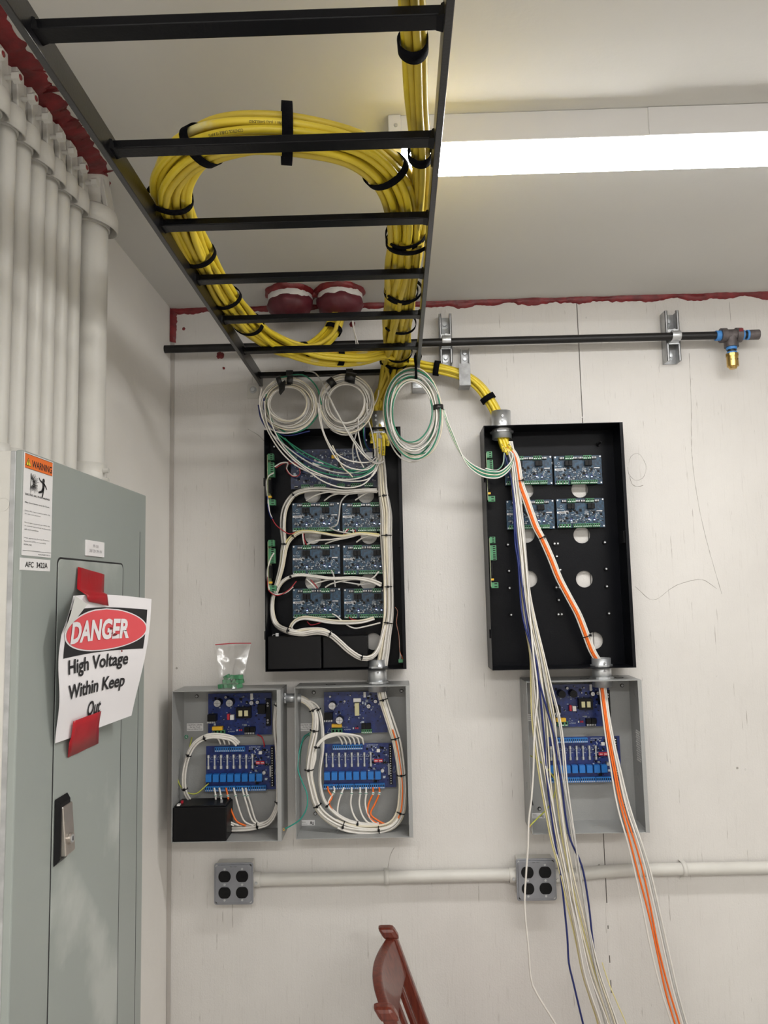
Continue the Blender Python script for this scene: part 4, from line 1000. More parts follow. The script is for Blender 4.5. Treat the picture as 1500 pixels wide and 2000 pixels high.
# yellow jacket ends and the white trunk
C = v5([(1110, 60), (1120, 180), (1130, 300), (1150, 480), (1165, 660), (1195, 860), (1195, 1060)], .068) + v6([(1205, 300), (1210, 450), (1215, 650), (1205, 780), (1185, 900), (1165, 1050), (1150, 1140)], .068) + [at(743, 1320, .064), at(745, 1350, .060)] + \
    wp(view(320, 1240, 3, [(1285, 380, .062), (1330, 520, .066), (1365, 640, .068), (1392, 820, .07), (1398, 930, .07), (1385, 1040, .07), (1340, 1110, .072), (1260, 1138, .074), (1150, 1140, .074), (1050, 1120, .074), (960, 1070, .072), (900, 1000, .070), (870, 900, .068), (850, 790, .066), (862, 670, .064), (882, 560, .062), (885, 470, .060), (860, 415, .058), (810, 378, .056), (760, 368, .055)]))
trunk = spline(C, .012)
t = thing('white_wire_trunk', 'thick tied white wire trunk down the left black enclosure and around the middle grey box', 'wires', C[3])
SP = strand_paths(trunk, 20, wr, 1.0, 5, 1.3, .9)
i1 = near(trunk, 740, 1320); i2 = near(trunk, 738, 1618)
for k, p in enumerate(SP):
    if k < 9: pp = p
    elif k < 13: pp = p[:i2]
    else: pp = p[:i1]
    if k in (9, 10, 11, 12): pp = p[:i2 + k]
    MB().tube(pp, wr, (WHT2 if k % 4 == 3 else WHTG if k == 12 else WHT), 7).build('wire', t)
ja, jb = near(trunk, 762, 1420), near(trunk, 770, 1605)
MB().tube([p + V((.0, -.011, 0)) for p in trunk[ja:jb]], .0022, ORG, 6).build('orange_wire', t)
for px, py in view(500, 820, 4.69, [(1165, 680), (1195, 1075)]) + view(500, 1050, 4.69, [(1208, 448), (1200, 775)]): zip_tie(trunk, near(trunk, px, py), .0145, t)
for px, py in view(320, 1240, 3, [(1290, 375), (1350, 600), (1390, 822), (1380, 1050), (1265, 1145), (1045, 1130), (893, 1003), (848, 790), (880, 545), (885, 418)]): zip_tie(trunk, near(trunk, px, py), .0122, t)
# handwritten yellow jacket ends
for k, (x, dy, body) in enumerate(((1062, 0, 'Dr 3'), (1090, 60, 'Dr 7'), (1128, 120, 'Dr 9'), (1170, 140, 'Dr 4&10'), (1208, 30, 'Dr 12'))):
    P0 = v5([(x + 30 * (k / 4 - .3), 150), (x, 250), (x - 4 + (k - 2) * 6, 190 + dy if 190 + dy > 255 else 262)], .078)
    C_ = spline(v5([(x * .6 + 1120 * .4, 120), (x, 190), (x - 3, 215 + dy * .8)], .080), .006)
    o = thing('cable_jacket_end', 'yellow cable end marked %s, %s of five, left black enclosure' % (body, ('leftmost', 'second from left', 'middle', 'second from right', 'rightmost')[k]), 'cable end', C_[-1])
    MB().tube(C_, .0050, YEL, 10).build('jacket', o)
    mb = MB(); e = C_[-1]; d = (C_[-3] - C_[-1]).normalized()
    text_on(mb, body, INK, e - UY * .0053 + V((.0022, 0, .004)), d, V((-d.z, 0, d.x)) * 1.0, .016 if len(body) < 6 else .022, .0045, .02); mb.build('handwriting', o)
for k, (px, py, body) in enumerate(((984, 882, 'Dr 11'), (992, 888, 'Dr 13'), (1000, 880, 'Dr 15'))):
    C_ = spline([at(974 + k * 5, 850, .068), at(979 + k * 6, 866, .073), at(px, py, .074)], .006)
    o = thing('cable_jacket_end', 'yellow cable end marked %s, %s of three, right black enclosure' % (body, ('leftmost', 'middle', 'rightmost')[k]), 'cable end', C_[-1])
    MB().tube(C_, .0048, YEL, 10).build('jacket', o); mb = MB(); e = C_[-1]; d = (C_[-3] - e).normalized()
    text_on(mb, body, INK, e - UY * .0052 + V((.0022, 0, .003)), d, V((-d.z, 0, d.x)), .020, .0045, .02); mb.build('handwriting', o)

# left perimeter loop of the left enclosure
C = v5([(1110, 650, .064), (950, 655, .058), (800, 665, .056), (640, 645, .052), (520, 640, .052), (420, 655, .052), (345, 690, .052), (285, 770, .052), (256, 860, .052), (250, 980, .052), (258, 1080, .05)], .05) + v6([(262, 60, .05), (250, 120, .05), (235, 240, .05), (205, 370, .05), (175, 480, .052), (150, 580, .054), (150, 700, .054), (190, 800, .055), (300, 850, .105), (430, 870, .106), (560, 855, .106), (680, 880, .106), (770, 950, .105), (860, 1030, .1045), (970, 1095, .103), (1060, 1085, .095), (1120, 1010, .085), (1155, 900, .078), (1180, 800, .075)], .05)
bundle('perimeter_wires', 'white wires curving down the left side and across the foot of the left black enclosure', C, 5, wr, [WHT, WHT, WHT2], view(500, 820, 4.69, [(345, 690), (262, 1150)]) + view(500, 1050, 4.69, [(170, 520), (298, 850), (685, 885), (980, 1090)]), 3, 1.0, .9)
C = v5([(1130, 1055, .066), (950, 1040, .056), (780, 1065, .055), (600, 1040, .05), (480, 1025, .05), (400, 1030, .05), (340, 1065, .05), (290, 1120, .05), (265, 1190, .05)], .05) + v6([(255, 170, .05), (235, 300, .05), (195, 450, .052)], .05)
bundle('branch_wires', 'cream wires curving around the second row of boards in the left enclosure', C, 4, .0026, [WHT2, PYEL, WHT, WHT2], view(500, 820, 4.69, [(342, 1062)]), 4, 1.2, .8)
C = v6([(1150, 430, .066), (1050, 390, .060), (900, 370, .056), (700, 375, .056), (560, 360, .054), (420, 345, .052), (320, 360, .052), (250, 400, .052), (210, 450, .052), (185, 510, .054)], .05)
bundle('branch_wires', 'white wires crossing between the second and third rows of boards', C, 4, .0026, [WHT, WHT, WHT2], view(500, 1050, 4.69, [(320, 378)]), 6, 1.0, .8)
C = v6([(1080, 735, .05), (980, 765, .055), (860, 775, .056), (700, 770, .056), (540, 745, .055), (440, 735, .055), (360, 765, .056), (315, 830, .07), (350, 870, .105), (450, 850, .108), (600, 845, .108), (690, 885, .107)], .05)
bundle('branch_wires', 'white wires doubling back under the bottom row of boards', C, 4, .0027, [WHT, WHT2, WHT], [], 7, 1.0, .8)
flat = [
    ('white', WHT, v6([(700, 700, .04), (740, 720, .05), (820, 790, .054), (900, 830, .056), (1000, 815, .058), (1140, 780, .064)], .05)),
    ('white', WHT, v6([(470, 445, .04), (560, 415, .05), (700, 380, .054), (850, 375, .058), (1000, 385, .06), (1150, 440, .066)], .05)),
    ('white', WHT, v6([(635, 455, .04), (700, 420, .05), (860, 385, .054), (1000, 390, .06)], .05)),
    ('white', WHT, v6([(935, 440, .04), (990, 405, .052), (1070, 370, .056), (1125, 310, .06)], .05)),
    ('white', WHT, v5([(460, 740, .04), (540, 695, .05), (640, 665, .054), (800, 655, .056), (1000, 640, .06), (1110, 650, .066)], .05)),
    ('white', WHT, v5([(625, 740, .04), (700, 690, .05), (820, 670, .054), (960, 660, .056), (1110, 665, .066)], .05)),
    ('white', WHT, v5([(910, 735, .04), (970, 695, .05), (1040, 660, .056), (1120, 655, .066)], .05)),
    ('white', WHT, v5([(470, 1140, .04), (560, 1105, .05), (700, 1095, .054), (880, 1065, .056), (1000, 1045, .058), (1140, 1060, .066)], .05)),
    ('white', WHT, v5([(635, 1135, .04), (720, 1105, .05), (860, 1075, .054), (980, 1040, .056)], .05)),
    ('white', WHT, v5([(920, 1120, .04), (980, 1080, .05), (1060, 1060, .056), (1140, 1060, .066)], .05)),
    ('grey', WHTG, v5([(690, 985, .042), (740, 960, .052), (760, 880, .05), (775, 760, .05), (830, 690, .054), (900, 665, .056)], .05)),
    ('grey', WHTG, v5([(670, 985, .042), (720, 1010, .052), (800, 1030, .054), (900, 1045, .054), (1010, 1040, .056)], .05)),
    ('grey', WHTG, v6([(690, 300, .042), (710, 340, .052), (720, 400, .054), (725, 450, .05)], .05)),
    ('grey', WHTG, v6([(770, 400, .05), (860, 415, .052), (960, 430, .054), (1040, 420, .056), (1140, 430, .062)], .05)),
    ('red', RED, v5([(180, 440, .09), (250, 400, .08), (330, 385, .06), (390, 430, .05), (400, 500, .045), (340, 520, .045), (285, 470, .05), (280, 410, .05), (340, 400, .045)], .05)),
    ('white', WHT, v5([(170, 430, .09), (230, 395, .085), (290, 395, .07), (280, 450, .05), (320, 505, .045), (380, 520, .042)], .05)),
    ('white', WHT, v5([(165, 485, .092), (120, 510, .092), (95, 570, .092), (100, 660, .092), (110, 740, .092), (125, 850, .09), (145, 900, .085)], .05)),
    ('red', RED, v5([(145, 900, .085), (180, 960, .08), (240, 1010, .07), (310, 1045, .06), (380, 1020, .045)], .05)),
    ('white', WHT, v5([(427, 1020, .045), (430, 1080, .052), (440, 1140, .042)], .05)),
    ('red', RED, v5([(440, 1020, .045), (436, 1080, .052), (462, 1145, .042)], .05)),
    ('red', RED, v5([(850, 1000, .042), (820, 1030, .050), (800, 1055, .052)], .05)), ('red', RED, v5([(905, 1005, .042), (920, 1040, .05), (960, 1060, .052)], .05)),
    ('white', WHT, v5([(835, 1000, .042), (810, 1040, .050), (780, 1090, .052)], .05)), ('white', WHT, v5([(885, 1005, .042), (895, 1045, .05), (900, 1055, .05)], .05)),
    ('white', WHT, v6([(165, 140, .092), (130, 200, .092), (105, 300, .092), (108, 400, .092), (125, 480, .09), (175, 520, .07), (270, 505, .06), (340, 450, .055)], .05)),
    ('red', RED, v6([(108, 360, .0935), (108, 450, .0935), (130, 500, .09), (200, 530, .07), (300, 480, .06), (370, 400, .055)], .05)),
    ('red', RED, v6([(500, 385, .05), (535, 425, .052), (565, 465, .042)], .05)), ('white', WHT, v6([(465, 385, .05), (510, 425, .052), (545, 465, .042)], .05)),
    ('red', RED, v6([(470, 770, .05), (500, 800, .055), (560, 790, .056), (610, 770, .05)], .05)), ('red', RED, v6([(850, 730, .042), (880, 750, .05), (920, 755, .05)], .05)),
    ('blue', BLU, v5([(104, 700, .0935), (110, 800, .092), (135, 890, .088), (150, 905, .085)], .05)),
]
LEADS = []
for k, (cn, m, P_) in enumerate(flat):
    s, e = P_[0], P_[-1]; pe = proj(s); rows_ = 'upper' if pe[1] < 960 else ('upper-middle' if pe[1] < 1060 else ('lower-middle' if pe[1] < 1145 else 'lower'))
    MB_ = MB().tube(spline(P_, .006), .0022 if cn != 'red' else .0015, m, 6).build('lead_wire')
    side = 'left' if pe[0] < 580 else ('centre' if pe[0] < 680 else 'right'); end = proj(e)
    drn = 'running right' if end[0] > pe[0] + 15 else ('running left' if end[0] < pe[0] - 15 else 'running down')
    ln = 'short' if (e - s).length < .035 else ('long' if (e - s).length > .09 else 'curved')
    LEADS.append((MB_, pe[1]))
    tag(MB_, '%s %s lead, %s %s of left black enclosure, %s' % (ln, cn, rows_, side, drn), 'wire', 'lead wires among the boards')

byl = {}
for o, y in LEADS: byl.setdefault(o['label'], []).append((y, o))
for l_, L_ in byl.items():
    if len(L_) > 1:
        L_.sort(key=lambda p: p[0]); nm = ('upper one', 'lower one') if len(L_) == 2 else ('top one', 'middle one', 'bottom one') if len(L_) == 3 else ('top one', 'second one', 'third one', 'bottom one')
        for (y, o), w_ in zip(L_, nm): o['label'] = l_ + ', ' + w_
# wires drooping from the coils to the box connector
v4 = lambda pts, o=.12: wp(view(480, 690, 2.7778, pts), o)
dro = [
    (WHT, [(85, 190, .13), (75, 280, .14), (110, 400, .14), (180, 520, .14), (260, 600, .135), (360, 650, .13), (480, 680, .12), (600, 680, .11), (690, 640, .10), (712, 590, .09)]),
    (WHT, [(120, 250, .13), (140, 380, .14), (200, 500, .14), (300, 600, .135), (400, 655, .13), (520, 690, .12), (640, 690, .11), (700, 650, .10), (725, 580, .09)]),
    (WHT, [(100, 260, .13), (115, 380, .145), (170, 480, .145), (250, 570, .14), (340, 640, .135), (430, 700, .13), (540, 730, .12), (640, 710, .11), (700, 640, .10), (735, 570, .09)]),
    (WHTG, [(90, 300, .13), (130, 420, .14), (190, 480, .14), (290, 560, .135), (400, 620, .13), (520, 650, .12), (620, 640, .11), (690, 600, .10), (712, 570, .09)]),
    (BLU, [(68, 280, .13), (85, 360, .135), (140, 440, .135), (240, 520, .13), (330, 570, .13), (430, 610, .12), (560, 640, .11), (660, 640, .10), (705, 590, .09)]),
    (GRN, [(150, 420, .13), (230, 480, .13), (320, 540, .13), (420, 590, .125), (520, 630, .12), (620, 650, .11), (690, 620, .10), (715, 580, .09)]),
    (GRN, [(210, 460, .13), (280, 530, .13), (370, 590, .125), (470, 620, .12), (600, 635, .11), (690, 610, .10)]),
    (GRN, [(170, 440, .128), (260, 560, .128), (360, 630, .125), (500, 665, .118), (620, 668, .11), (695, 625, .10)]),
    (WHT, [(390, 270, .13), (405, 380, .14), (440, 480, .14), (490, 570, .135), (540, 610, .13), (600, 630, .12), (660, 630, .11), (700, 600, .10), (715, 570, .09)]),
    (WHT, [(400, 300, .13), (420, 420, .14), (470, 520, .14), (530, 570, .135), (600, 590, .13), (670, 590, .11), (705, 565, .09)]),
    (WHTG, [(320, 96, .10), (380, 110, .12), (430, 190, .135), (480, 300, .14), (540, 400, .14), (610, 500, .14), (660, 560, .13), (700, 590, .11), (735, 590, .09)]),
    (WHT, [(440, 210, .13), (500, 330, .14), (560, 440, .14), (620, 530, .14), (670, 580, .12), (720, 600, .10), (752, 580, .09)]),
    (WHT, [(560, 420, .12), (590, 480, .12), (610, 560, .12), (640, 620, .11)]),
    (WHT, [(610, 350, .125), (612, 440, .125), (640, 540, .12), (680, 585, .11), (745, 595, .09)]),
    (WHTG, [(608, 400, .125), (595, 450, .125), (580, 520, .12), (585, 600, .11)]),
    (BLU, [(645, 380, .12), (645, 450, .12), (655, 500, .10), (680, 530, .08)]),
    (GRN, [(640, 380, .12), (640, 440, .12), (650, 495, .10), (668, 525, .08)]),
    (WHT, [(655, 270, .125), (662, 350, .125), (685, 430, .12), (700, 520, .10), (700, 560, .09)]),
    (WHT, [(660, 310, .125), (690, 290, .12), (715, 240, .10), (722, 200, .09)]),
    (WHT2, [(470, 500, .135), (520, 610, .13), (560, 650, .125), (580, 672, .12)]),
]
t = thing('drooping_wires', 'loose white, green and blue wires drooping from the left coils to the left enclosure connector', 'wires', at(600, 880, .13))
for m, P_ in dro: MB().tube(spline(v4(P_), .008), .0020, m, 6).build('wire', t)
# wires drooping from the oval coil over to the right enclosure
t = thing('drooping_wires', 'white and green wires drooping from the oval coil to the right enclosure connector', 'wires', at(930, 900, .13))
for k, m in enumerate((WHT, GRN, WHT2, GRN, WHT)):
    P_ = [(1062 + k * 4, 290 + k * 5, .16), (1085 + k * 3, 370, .16), (1110 + k * 4, 440, .15), (1150 + k * 3, 520 + k * 2, .14), (1200, 580 + k * 6, .135), (1260, 620 + k * 9, .13), (1320, 640 + k * 9, .125), (1380, 640 + k * 8, .115), (1430, 600 + k * 8, .10), (1448, 560 + k * 4, .09), (1440, 535, .085)]
    MB().tube(spline(v4(P_), .008), .0020, m, 6).build('wire', t)
for k, m in enumerate((WHT, GRN)): MB().tube(spline(v4([(1300, 625 + k * 8, .128), (1360, 635, .12), (1395, 600, .10), (1402, 540, .085)]), .008), .0019, m, 6).build('wire', t)
t = thing('drooping_wires', 'grey and white wire tails hanging below the oval coil', 'wires', at(800, 890, .15))
for k, m in enumerate((WHTG, WHT, WHT2, GRN)):
    MB().tube(spline(v4([(760 + k * 8, 360, .15), (775 + k * 8, 440 - k * 5, .155), (815 + k * 6, 510 - k * 4, .155), (870, 560 - k * 8, .155), (920, 575 - k * 8, .155), (965 + k * 10, 562 - k * 9, .155)]), .008), .0019, m, 6).build('wire', t)

# ---------------------------------------------------------------- wires in the middle grey box
v3 = lambda pts, o=.05: wp(view(320, 1240, 3, pts), o)
bundle('grey_box_wires', 'second inner loop of white wires beside the trunk in the middle grey box', v3([(805, 385, .052), (880, 405, .058), (915, 460, .058), (930, 560, .056), (930, 680, .056), (916, 790, .056), (918, 890, .058), (945, 980, .062), (1010, 1050, .066), (1090, 1095, .07), (1180, 1112, .07), (1260, 1110, .07)], .05), 4, .0026, [WHT, WHTG, WHT], view(320, 1240, 3, [(912, 440), (955, 1003), (1140, 1108)]), 6, 1.0, .6)
t = thing('grey_box_wires', 'white wires arching up to the top terminals of the middle relay board', 'wires', v3([(950, 620)])[0])
for k in range(6):
    C_ = spline(v3([(848 + k * 4, 880, .062), (850 + k * 4, 800, .064), (868 + k * 4, 730, .064), (900, 655 - k * 3, .064), (945 + k * 4, 610 - k * 5, .060), (1000 + k * 8, 592 - k * 3, .056), (1020 + k * 26, 590 + k * 1, .050), (1040 + k * 25, 620, .044), (1045 + k * 25, 640, .038)]), .008)
    MB().tube(C_, .0025, WHT, 7).build('wire', t)
zip_tie(C_, near(C_, 622, 1458), .009, t)
tails = [(965, 0, ORG), (1000, 1, WHT), (1055, 2, WHT), (1100, 3, WHT), (1150, 4, WHT), (1185, 5, WHT), (1225, 6, ORG), (1262, 7, ORG)]
t = thing('grey_box_wires', 'white and orange wires dropping from the bottom terminals of the middle relay board', 'wires', v3([(1100, 1000)])[0])
for x, k, m in tails:
    if k < 2: P_ = [(x - 5, 890, .035), (x, 915, .045), (985 - k * 6, 950, .05), (968 - k * 4, 990, .058), (1000, 1040, .062), (1050, 1075, .066)]
    elif k == 2: P_ = [(x, 895, .035), (x - 15, 930, .048), (1022, 990, .052), (1020, 1050, .058), (1060, 1095, .066), (1110, 1112, .07)]
    else: P_ = [(x, 895, .035), (x, 930, .048), (x - 5 - (k > 5) * 20, 990, .052), (x + 10 - (k > 5) * 40 - (k > 6) * 20, 1050, .060), (x + 40 - (k > 5) * 35, 1095, .068), (x + 75 - (k > 5) * 30, 1112, .072)]
    C_ = spline(v3(P_), .006); MB().tube(C_, .0026, m, 7).build('wire', t)
    if k > 0: strap(C_, 3, .0034, .0034, .007, PINW, 'marker_sleeve', t, .0006, n=10); strap(C_, 3, .0041, .0041, .0018, GRN, 'marker_band', t, .0003, n=10)
    MB().tube([C_[0], C_[0] + V((.001, .004, .008))], .0010, RED if k % 2 else BLKP, 5).build('wire', t)
# left grey box
bundle('grey_box_wires', 'white wires arcing down the left of the leftmost grey box to the battery', v3([(430, 640, .040), (400, 612, .048), (350, 600, .052), (290, 595, .055), (240, 605, .056), (185, 640, .058), (145, 705, .06), (122, 790, .06), (118, 870, .06), (130, 930, .058), (150, 960, .05)], .05), 5, .0027, [WHT], view(320, 1240, 3, [(245, 603), (145, 705), (122, 890)]), 2, .8, .8)
t = thing('grey_box_wires', 'white wire tips fanning into the top terminals of the left relay board', 'wires', v3([(360, 620)])[0])
for k in range(5): MB().tube(spline(v3([(250, 598 + k * 2, .058), (300 + k * 10, 596, .055), (320 + k * 26, 612, .048), (332 + k * 26, 640, .038)]), .006), .0024, WHT, 7).build('wire', t)
bundle('grey_box_wires', 'white wires running along the bottom right of the leftmost grey box', v3([(370, 1135, .035), (430, 1135, .045), (500, 1130, .05), (550, 1120, .052), (610, 1100, .054), (648, 1050, .056), (670, 980, .056), (674, 880, .056), (673, 760, .056), (668, 660, .056), (660, 590, .056), (655, 510, .056), (662, 430, .056), (668, 400, .056)], .05), 8, .0027, [WHT, WHT, ORG, WHT, WHTG], view(320, 1240, 3, [(550, 1118), (686, 990), (668, 420)]), 4, .8, .8)
t = thing('grey_box_wires', 'white marked wires dropping from the bottom terminals of the left relay board', 'wires', v3([(450, 1000)])[0])
for k, (x, m) in enumerate(((300, WHT), (330, WHT), (370, ORG), (415, WHT), (465, WHT), (485, WHT))):
    C_ = spline(v3([(x - 5, 898, .035), (x + 2, 930, .046), (x + 8 + k * 3, 990, .05), (x + 30 + k * 2, 1050, .05), (x + 60, 1095, .052), (x + 110, 1118, .054)]), .006)
    MB().tube(C_, .0026, m, 7).build('wire', t); strap(C_, 3, .0034, .0034, .006, PINW, 'marker_sleeve', t, .0006, n=10); strap(C_, 3, .0041, .0041, .0018, GRN, 'marker_band', t, .0003, n=10)
for name, lab, P_, m, r_ in (
    ('ground_wire', 'green and yellow ground wire on the left side of the leftmost grey box', v3([(62, 770, .06), (75, 830, .06), (100, 890, .058), (140, 925, .055), (190, 930, .05), (240, 890, .04), (262, 870, .03)]), GYEL, .0018),
    ('ground_wire', 'short yellow ground wire at the green sticker in the leftmost grey box', v3([(165, 600, .008), (155, 640, .02), (145, 680, .04)]), GYEL, .0018),
    ('red_lead_pair', 'dark red lead between the two boards in the leftmost grey box', v3([(550, 585, .03), (575, 600, .045), (588, 640, .045), (588, 655, .03)]), RED, .0022),
    ('ground_wire', 'teal ground wire looping between the leftmost and middle grey boxes', v3([(850, 580, .006), (820, 600, .02), (795, 680, .05), (785, 780, .08), (810, 860, .10), (838, 930, .12), (838, 1010, .125), (800, 1080, .125), (750, 1115, .122), (712, 1135, .118)]), TEAL, .0019),
    ('ground_wire', 'thin dark green wire on the left inner wall of the middle grey box', v3([(845, 590, .006), (810, 640, .015), (797, 780, .02), (795, 900, .02), (790, 1030, .02)]), GRN, .0010),
    ('ground_wire', 'yellow-green ground wire hanging in the right grey box', wp(view(1000, 1280, 5, [(180, 980, .012), (240, 1010, .03), (310, 1070, .05), (380, 1150, .06), (425, 1250, .07), (410, 1370, .08), (350, 1490, .10), (260, 1580, .115), (180, 1660, .124)])), GYEL, .0018)):
    tag(MB().tube(spline(P_, .006), r_, m, 7).build(name), lab, 'wire')
p = v3([(703, 1140)], .1165)[0]; tag(MB().pipe(p + UY * .001, p - UY * .001, .0035, .0018, BRASS, 14).build('ring_terminal'), 'small brass ring terminal on the rim of the leftmost grey box', 'terminal')
p = wp([(1034, 1613)], .1245)[0]; tag(MB().pipe(p + UY * .001, p - UY * .001, .0038, .0018, BRASS, 14).build('ring_terminal'), 'small brass ring terminal at the lower left of the right grey box', 'terminal')
tag(MB().tube(spline(wp([(1036, 1548, .03), (1039, 1562, .03), (1041, 1573, .03)]), .006), .0014, BLKP, 6).build('stub_wire'), 'short black stub on the back of the right grey box', 'wire')

# ================================================================== DANGLING WIRES on the right
lv = [905, 940, 980, 1060, 1100, 1160, 1220, 1280, 1340, 1400, 1460, 1520, 1580, 1640, 1700, 1760, 1830, 1900, 1950, 2000, 2080, 2160]
Lx = [997, 999, 1002, 1009, 1014, 1017, 1024, 1036, 1040, 1044, 1051, 1058, 1066, 1074, 1088, 1100, 1118, 1134, 1152, 1170, 1188, 1200]
Rx = [1008, 1013, 1018, 1027, 1031, 1038, 1050, 1063, 1075, 1088, 1096, 1102, 1112, 1124, 1135, 1147, 1160, 1176, 1190, 1205, 1225, 1240]
Oo = [.070, .072, .074, .080, .085, .092, .104, .124, .128, .132, .135, .138, .140, .142, .15, .15, .15, .15, .15, .15, .15, .15]
dw = thing('dangling_wires', 'loose white, yellow and blue wires dangling from the right black enclosure past the grey box', 'wires', at(1030, 1200, .1))
q = random.Random(2)
cols = [PYEL, WHT, WHT2, WHT, WHTG, WHT, WHT2, WHT, PYEL, WHT, WHT2, WHTG, WHT, WHT]
for k in range(14):
    f0 = k / 13; ph = q.uniform(0, 6); P_ = [at(982 + k * 1.4, 862, .065)]
    for j, y in enumerate(lv):
        f = f0 + .13 * math.sin(j * .55 + ph) * min(1, j / 4); P_.append(at(Lx[j] + (Rx[j] - Lx[j]) * f, y, Oo[j] + ((k * 5) % 4) * .0045))
    MB().tube(spline(P_, .018), .0022, cols[k], 6).build('wire', dw)
def dang(pts, m, o=.15, r=.0022):
    MB().tube(spline([at(a, b, (c_[0] if (c_ := pts[i][2:]) else o)) for i, (a, b) in enumerate([p[:2] for p in pts])], .015), r, m, 6).build('wire', dw)
dang([(984, 880, .07), (998, 935, .08), (1003, 980, .09), (1006, 1060, .10), (1012, 1100, .11), (1020, 1200, .13), (1040, 1270, .145), (1047, 1290), (1053, 1340), (1064, 1450), (1065, 1480), (1070, 1540), (1078, 1600), (1085, 1650), (1092, 1690), (1100, 1750), (1108, 1830), (1111, 1880), (1120, 1920), (1139, 2000), (1160, 2080)], BLU, r=.0026)
dang([(992, 885, .07), (1004, 935, .08), (1006, 1000, .09), (1010, 1060, .10), (1030, 1220, .13), (1050, 1320), (1078, 1420), (1088, 1480), (1098, 1540), (1104, 1590), (1114, 1640), (1136, 1690), (1149, 1760), (1157, 1830), (1165, 1880), (1179, 1930), (1200, 2000), (1225, 2080)], BLU, r=.0026)
dang([(1000, 890, .07), (1010, 960, .08), (1025, 1080, .10), (1035, 1200, .125), (1042, 1280), (1050, 1350), (1046, 1400), (1043, 1450), (1042, 1500), (1038, 1560), (1033, 1600), (1031, 1660), (1028, 1700), (1025, 1770), (1032, 1850), (1037, 1910), (1048, 1940), (1085, 2000), (1120, 2060)], WHT, o=.16, r=.0026)
dang([(1176, 1880), (1189, 1920), (1208, 1965), (1223, 2000), (1240, 2050)], PYEL, r=.0015)
# orange and white group
C = wp([(990, 868, .066), (1007, 895, .072), (1015, 940, .075), (1029, 980, .075), (1047, 1030, .074), (1058, 1050, .073), (1076, 1090, .072), (1092, 1130, .071), (1113, 1170, .070), (1129, 1200, .069), (1142, 1233, .067), (1156, 1270, .065), (1168, 1292, .062), (1174, 1318, .061), (1177, 1345, .064), (1184, 1400, .080), (1192, 1450, .092), (1202, 1500, .102), (1212, 1550, .112), (1222, 1590, .121), (1234, 1630, .13), (1248, 1680, .13), (1261, 1730, .13), (1275, 1790, .13), (1290, 1860, .13), (1306, 1930, .13), (1322, 1985, .13), (1345, 2060, .13)])
t = thing('orange_wire_group', 'tied orange and white wires slanting down through the right connector to the floor', 'wires', C[6])
Cs = spline(C, .012); ii = near(Cs, 1184, 1400)
lat = [(-.0085, .000, WHT), (-.0045, -.004, ORG), (-.0005, -.005, ORG), (.0035, -.003, WHT), (.0065, .001, WHTG), (.0085, -.001, WHT), (-.0020, .003, WHT)]
for k, (lx, ly, m_) in enumerate(lat):
    p = []
    for i, x in enumerate(Cs):
        g = 1 + 1.5 * min(1, max(0, (i - ii) / 30)) * max(.25, 1 - max(0, i - ii - 55) / 50)
        w_ = noise.noise(V((i * .06, k * 4.0, 1))) * .004 * min(1, max(0, (i - ii) / 20))
        p.append(x + V((lx * g + w_, ly, 0)))
    MB().tube(p, .0025, m_, 7).build('wire', t)
for px, py in ((1020, 941), (1061, 1051), (1146, 1238)): zip_tie(Cs, near(Cs, px, py), .0118, t, head=(.8, -.6, .2))

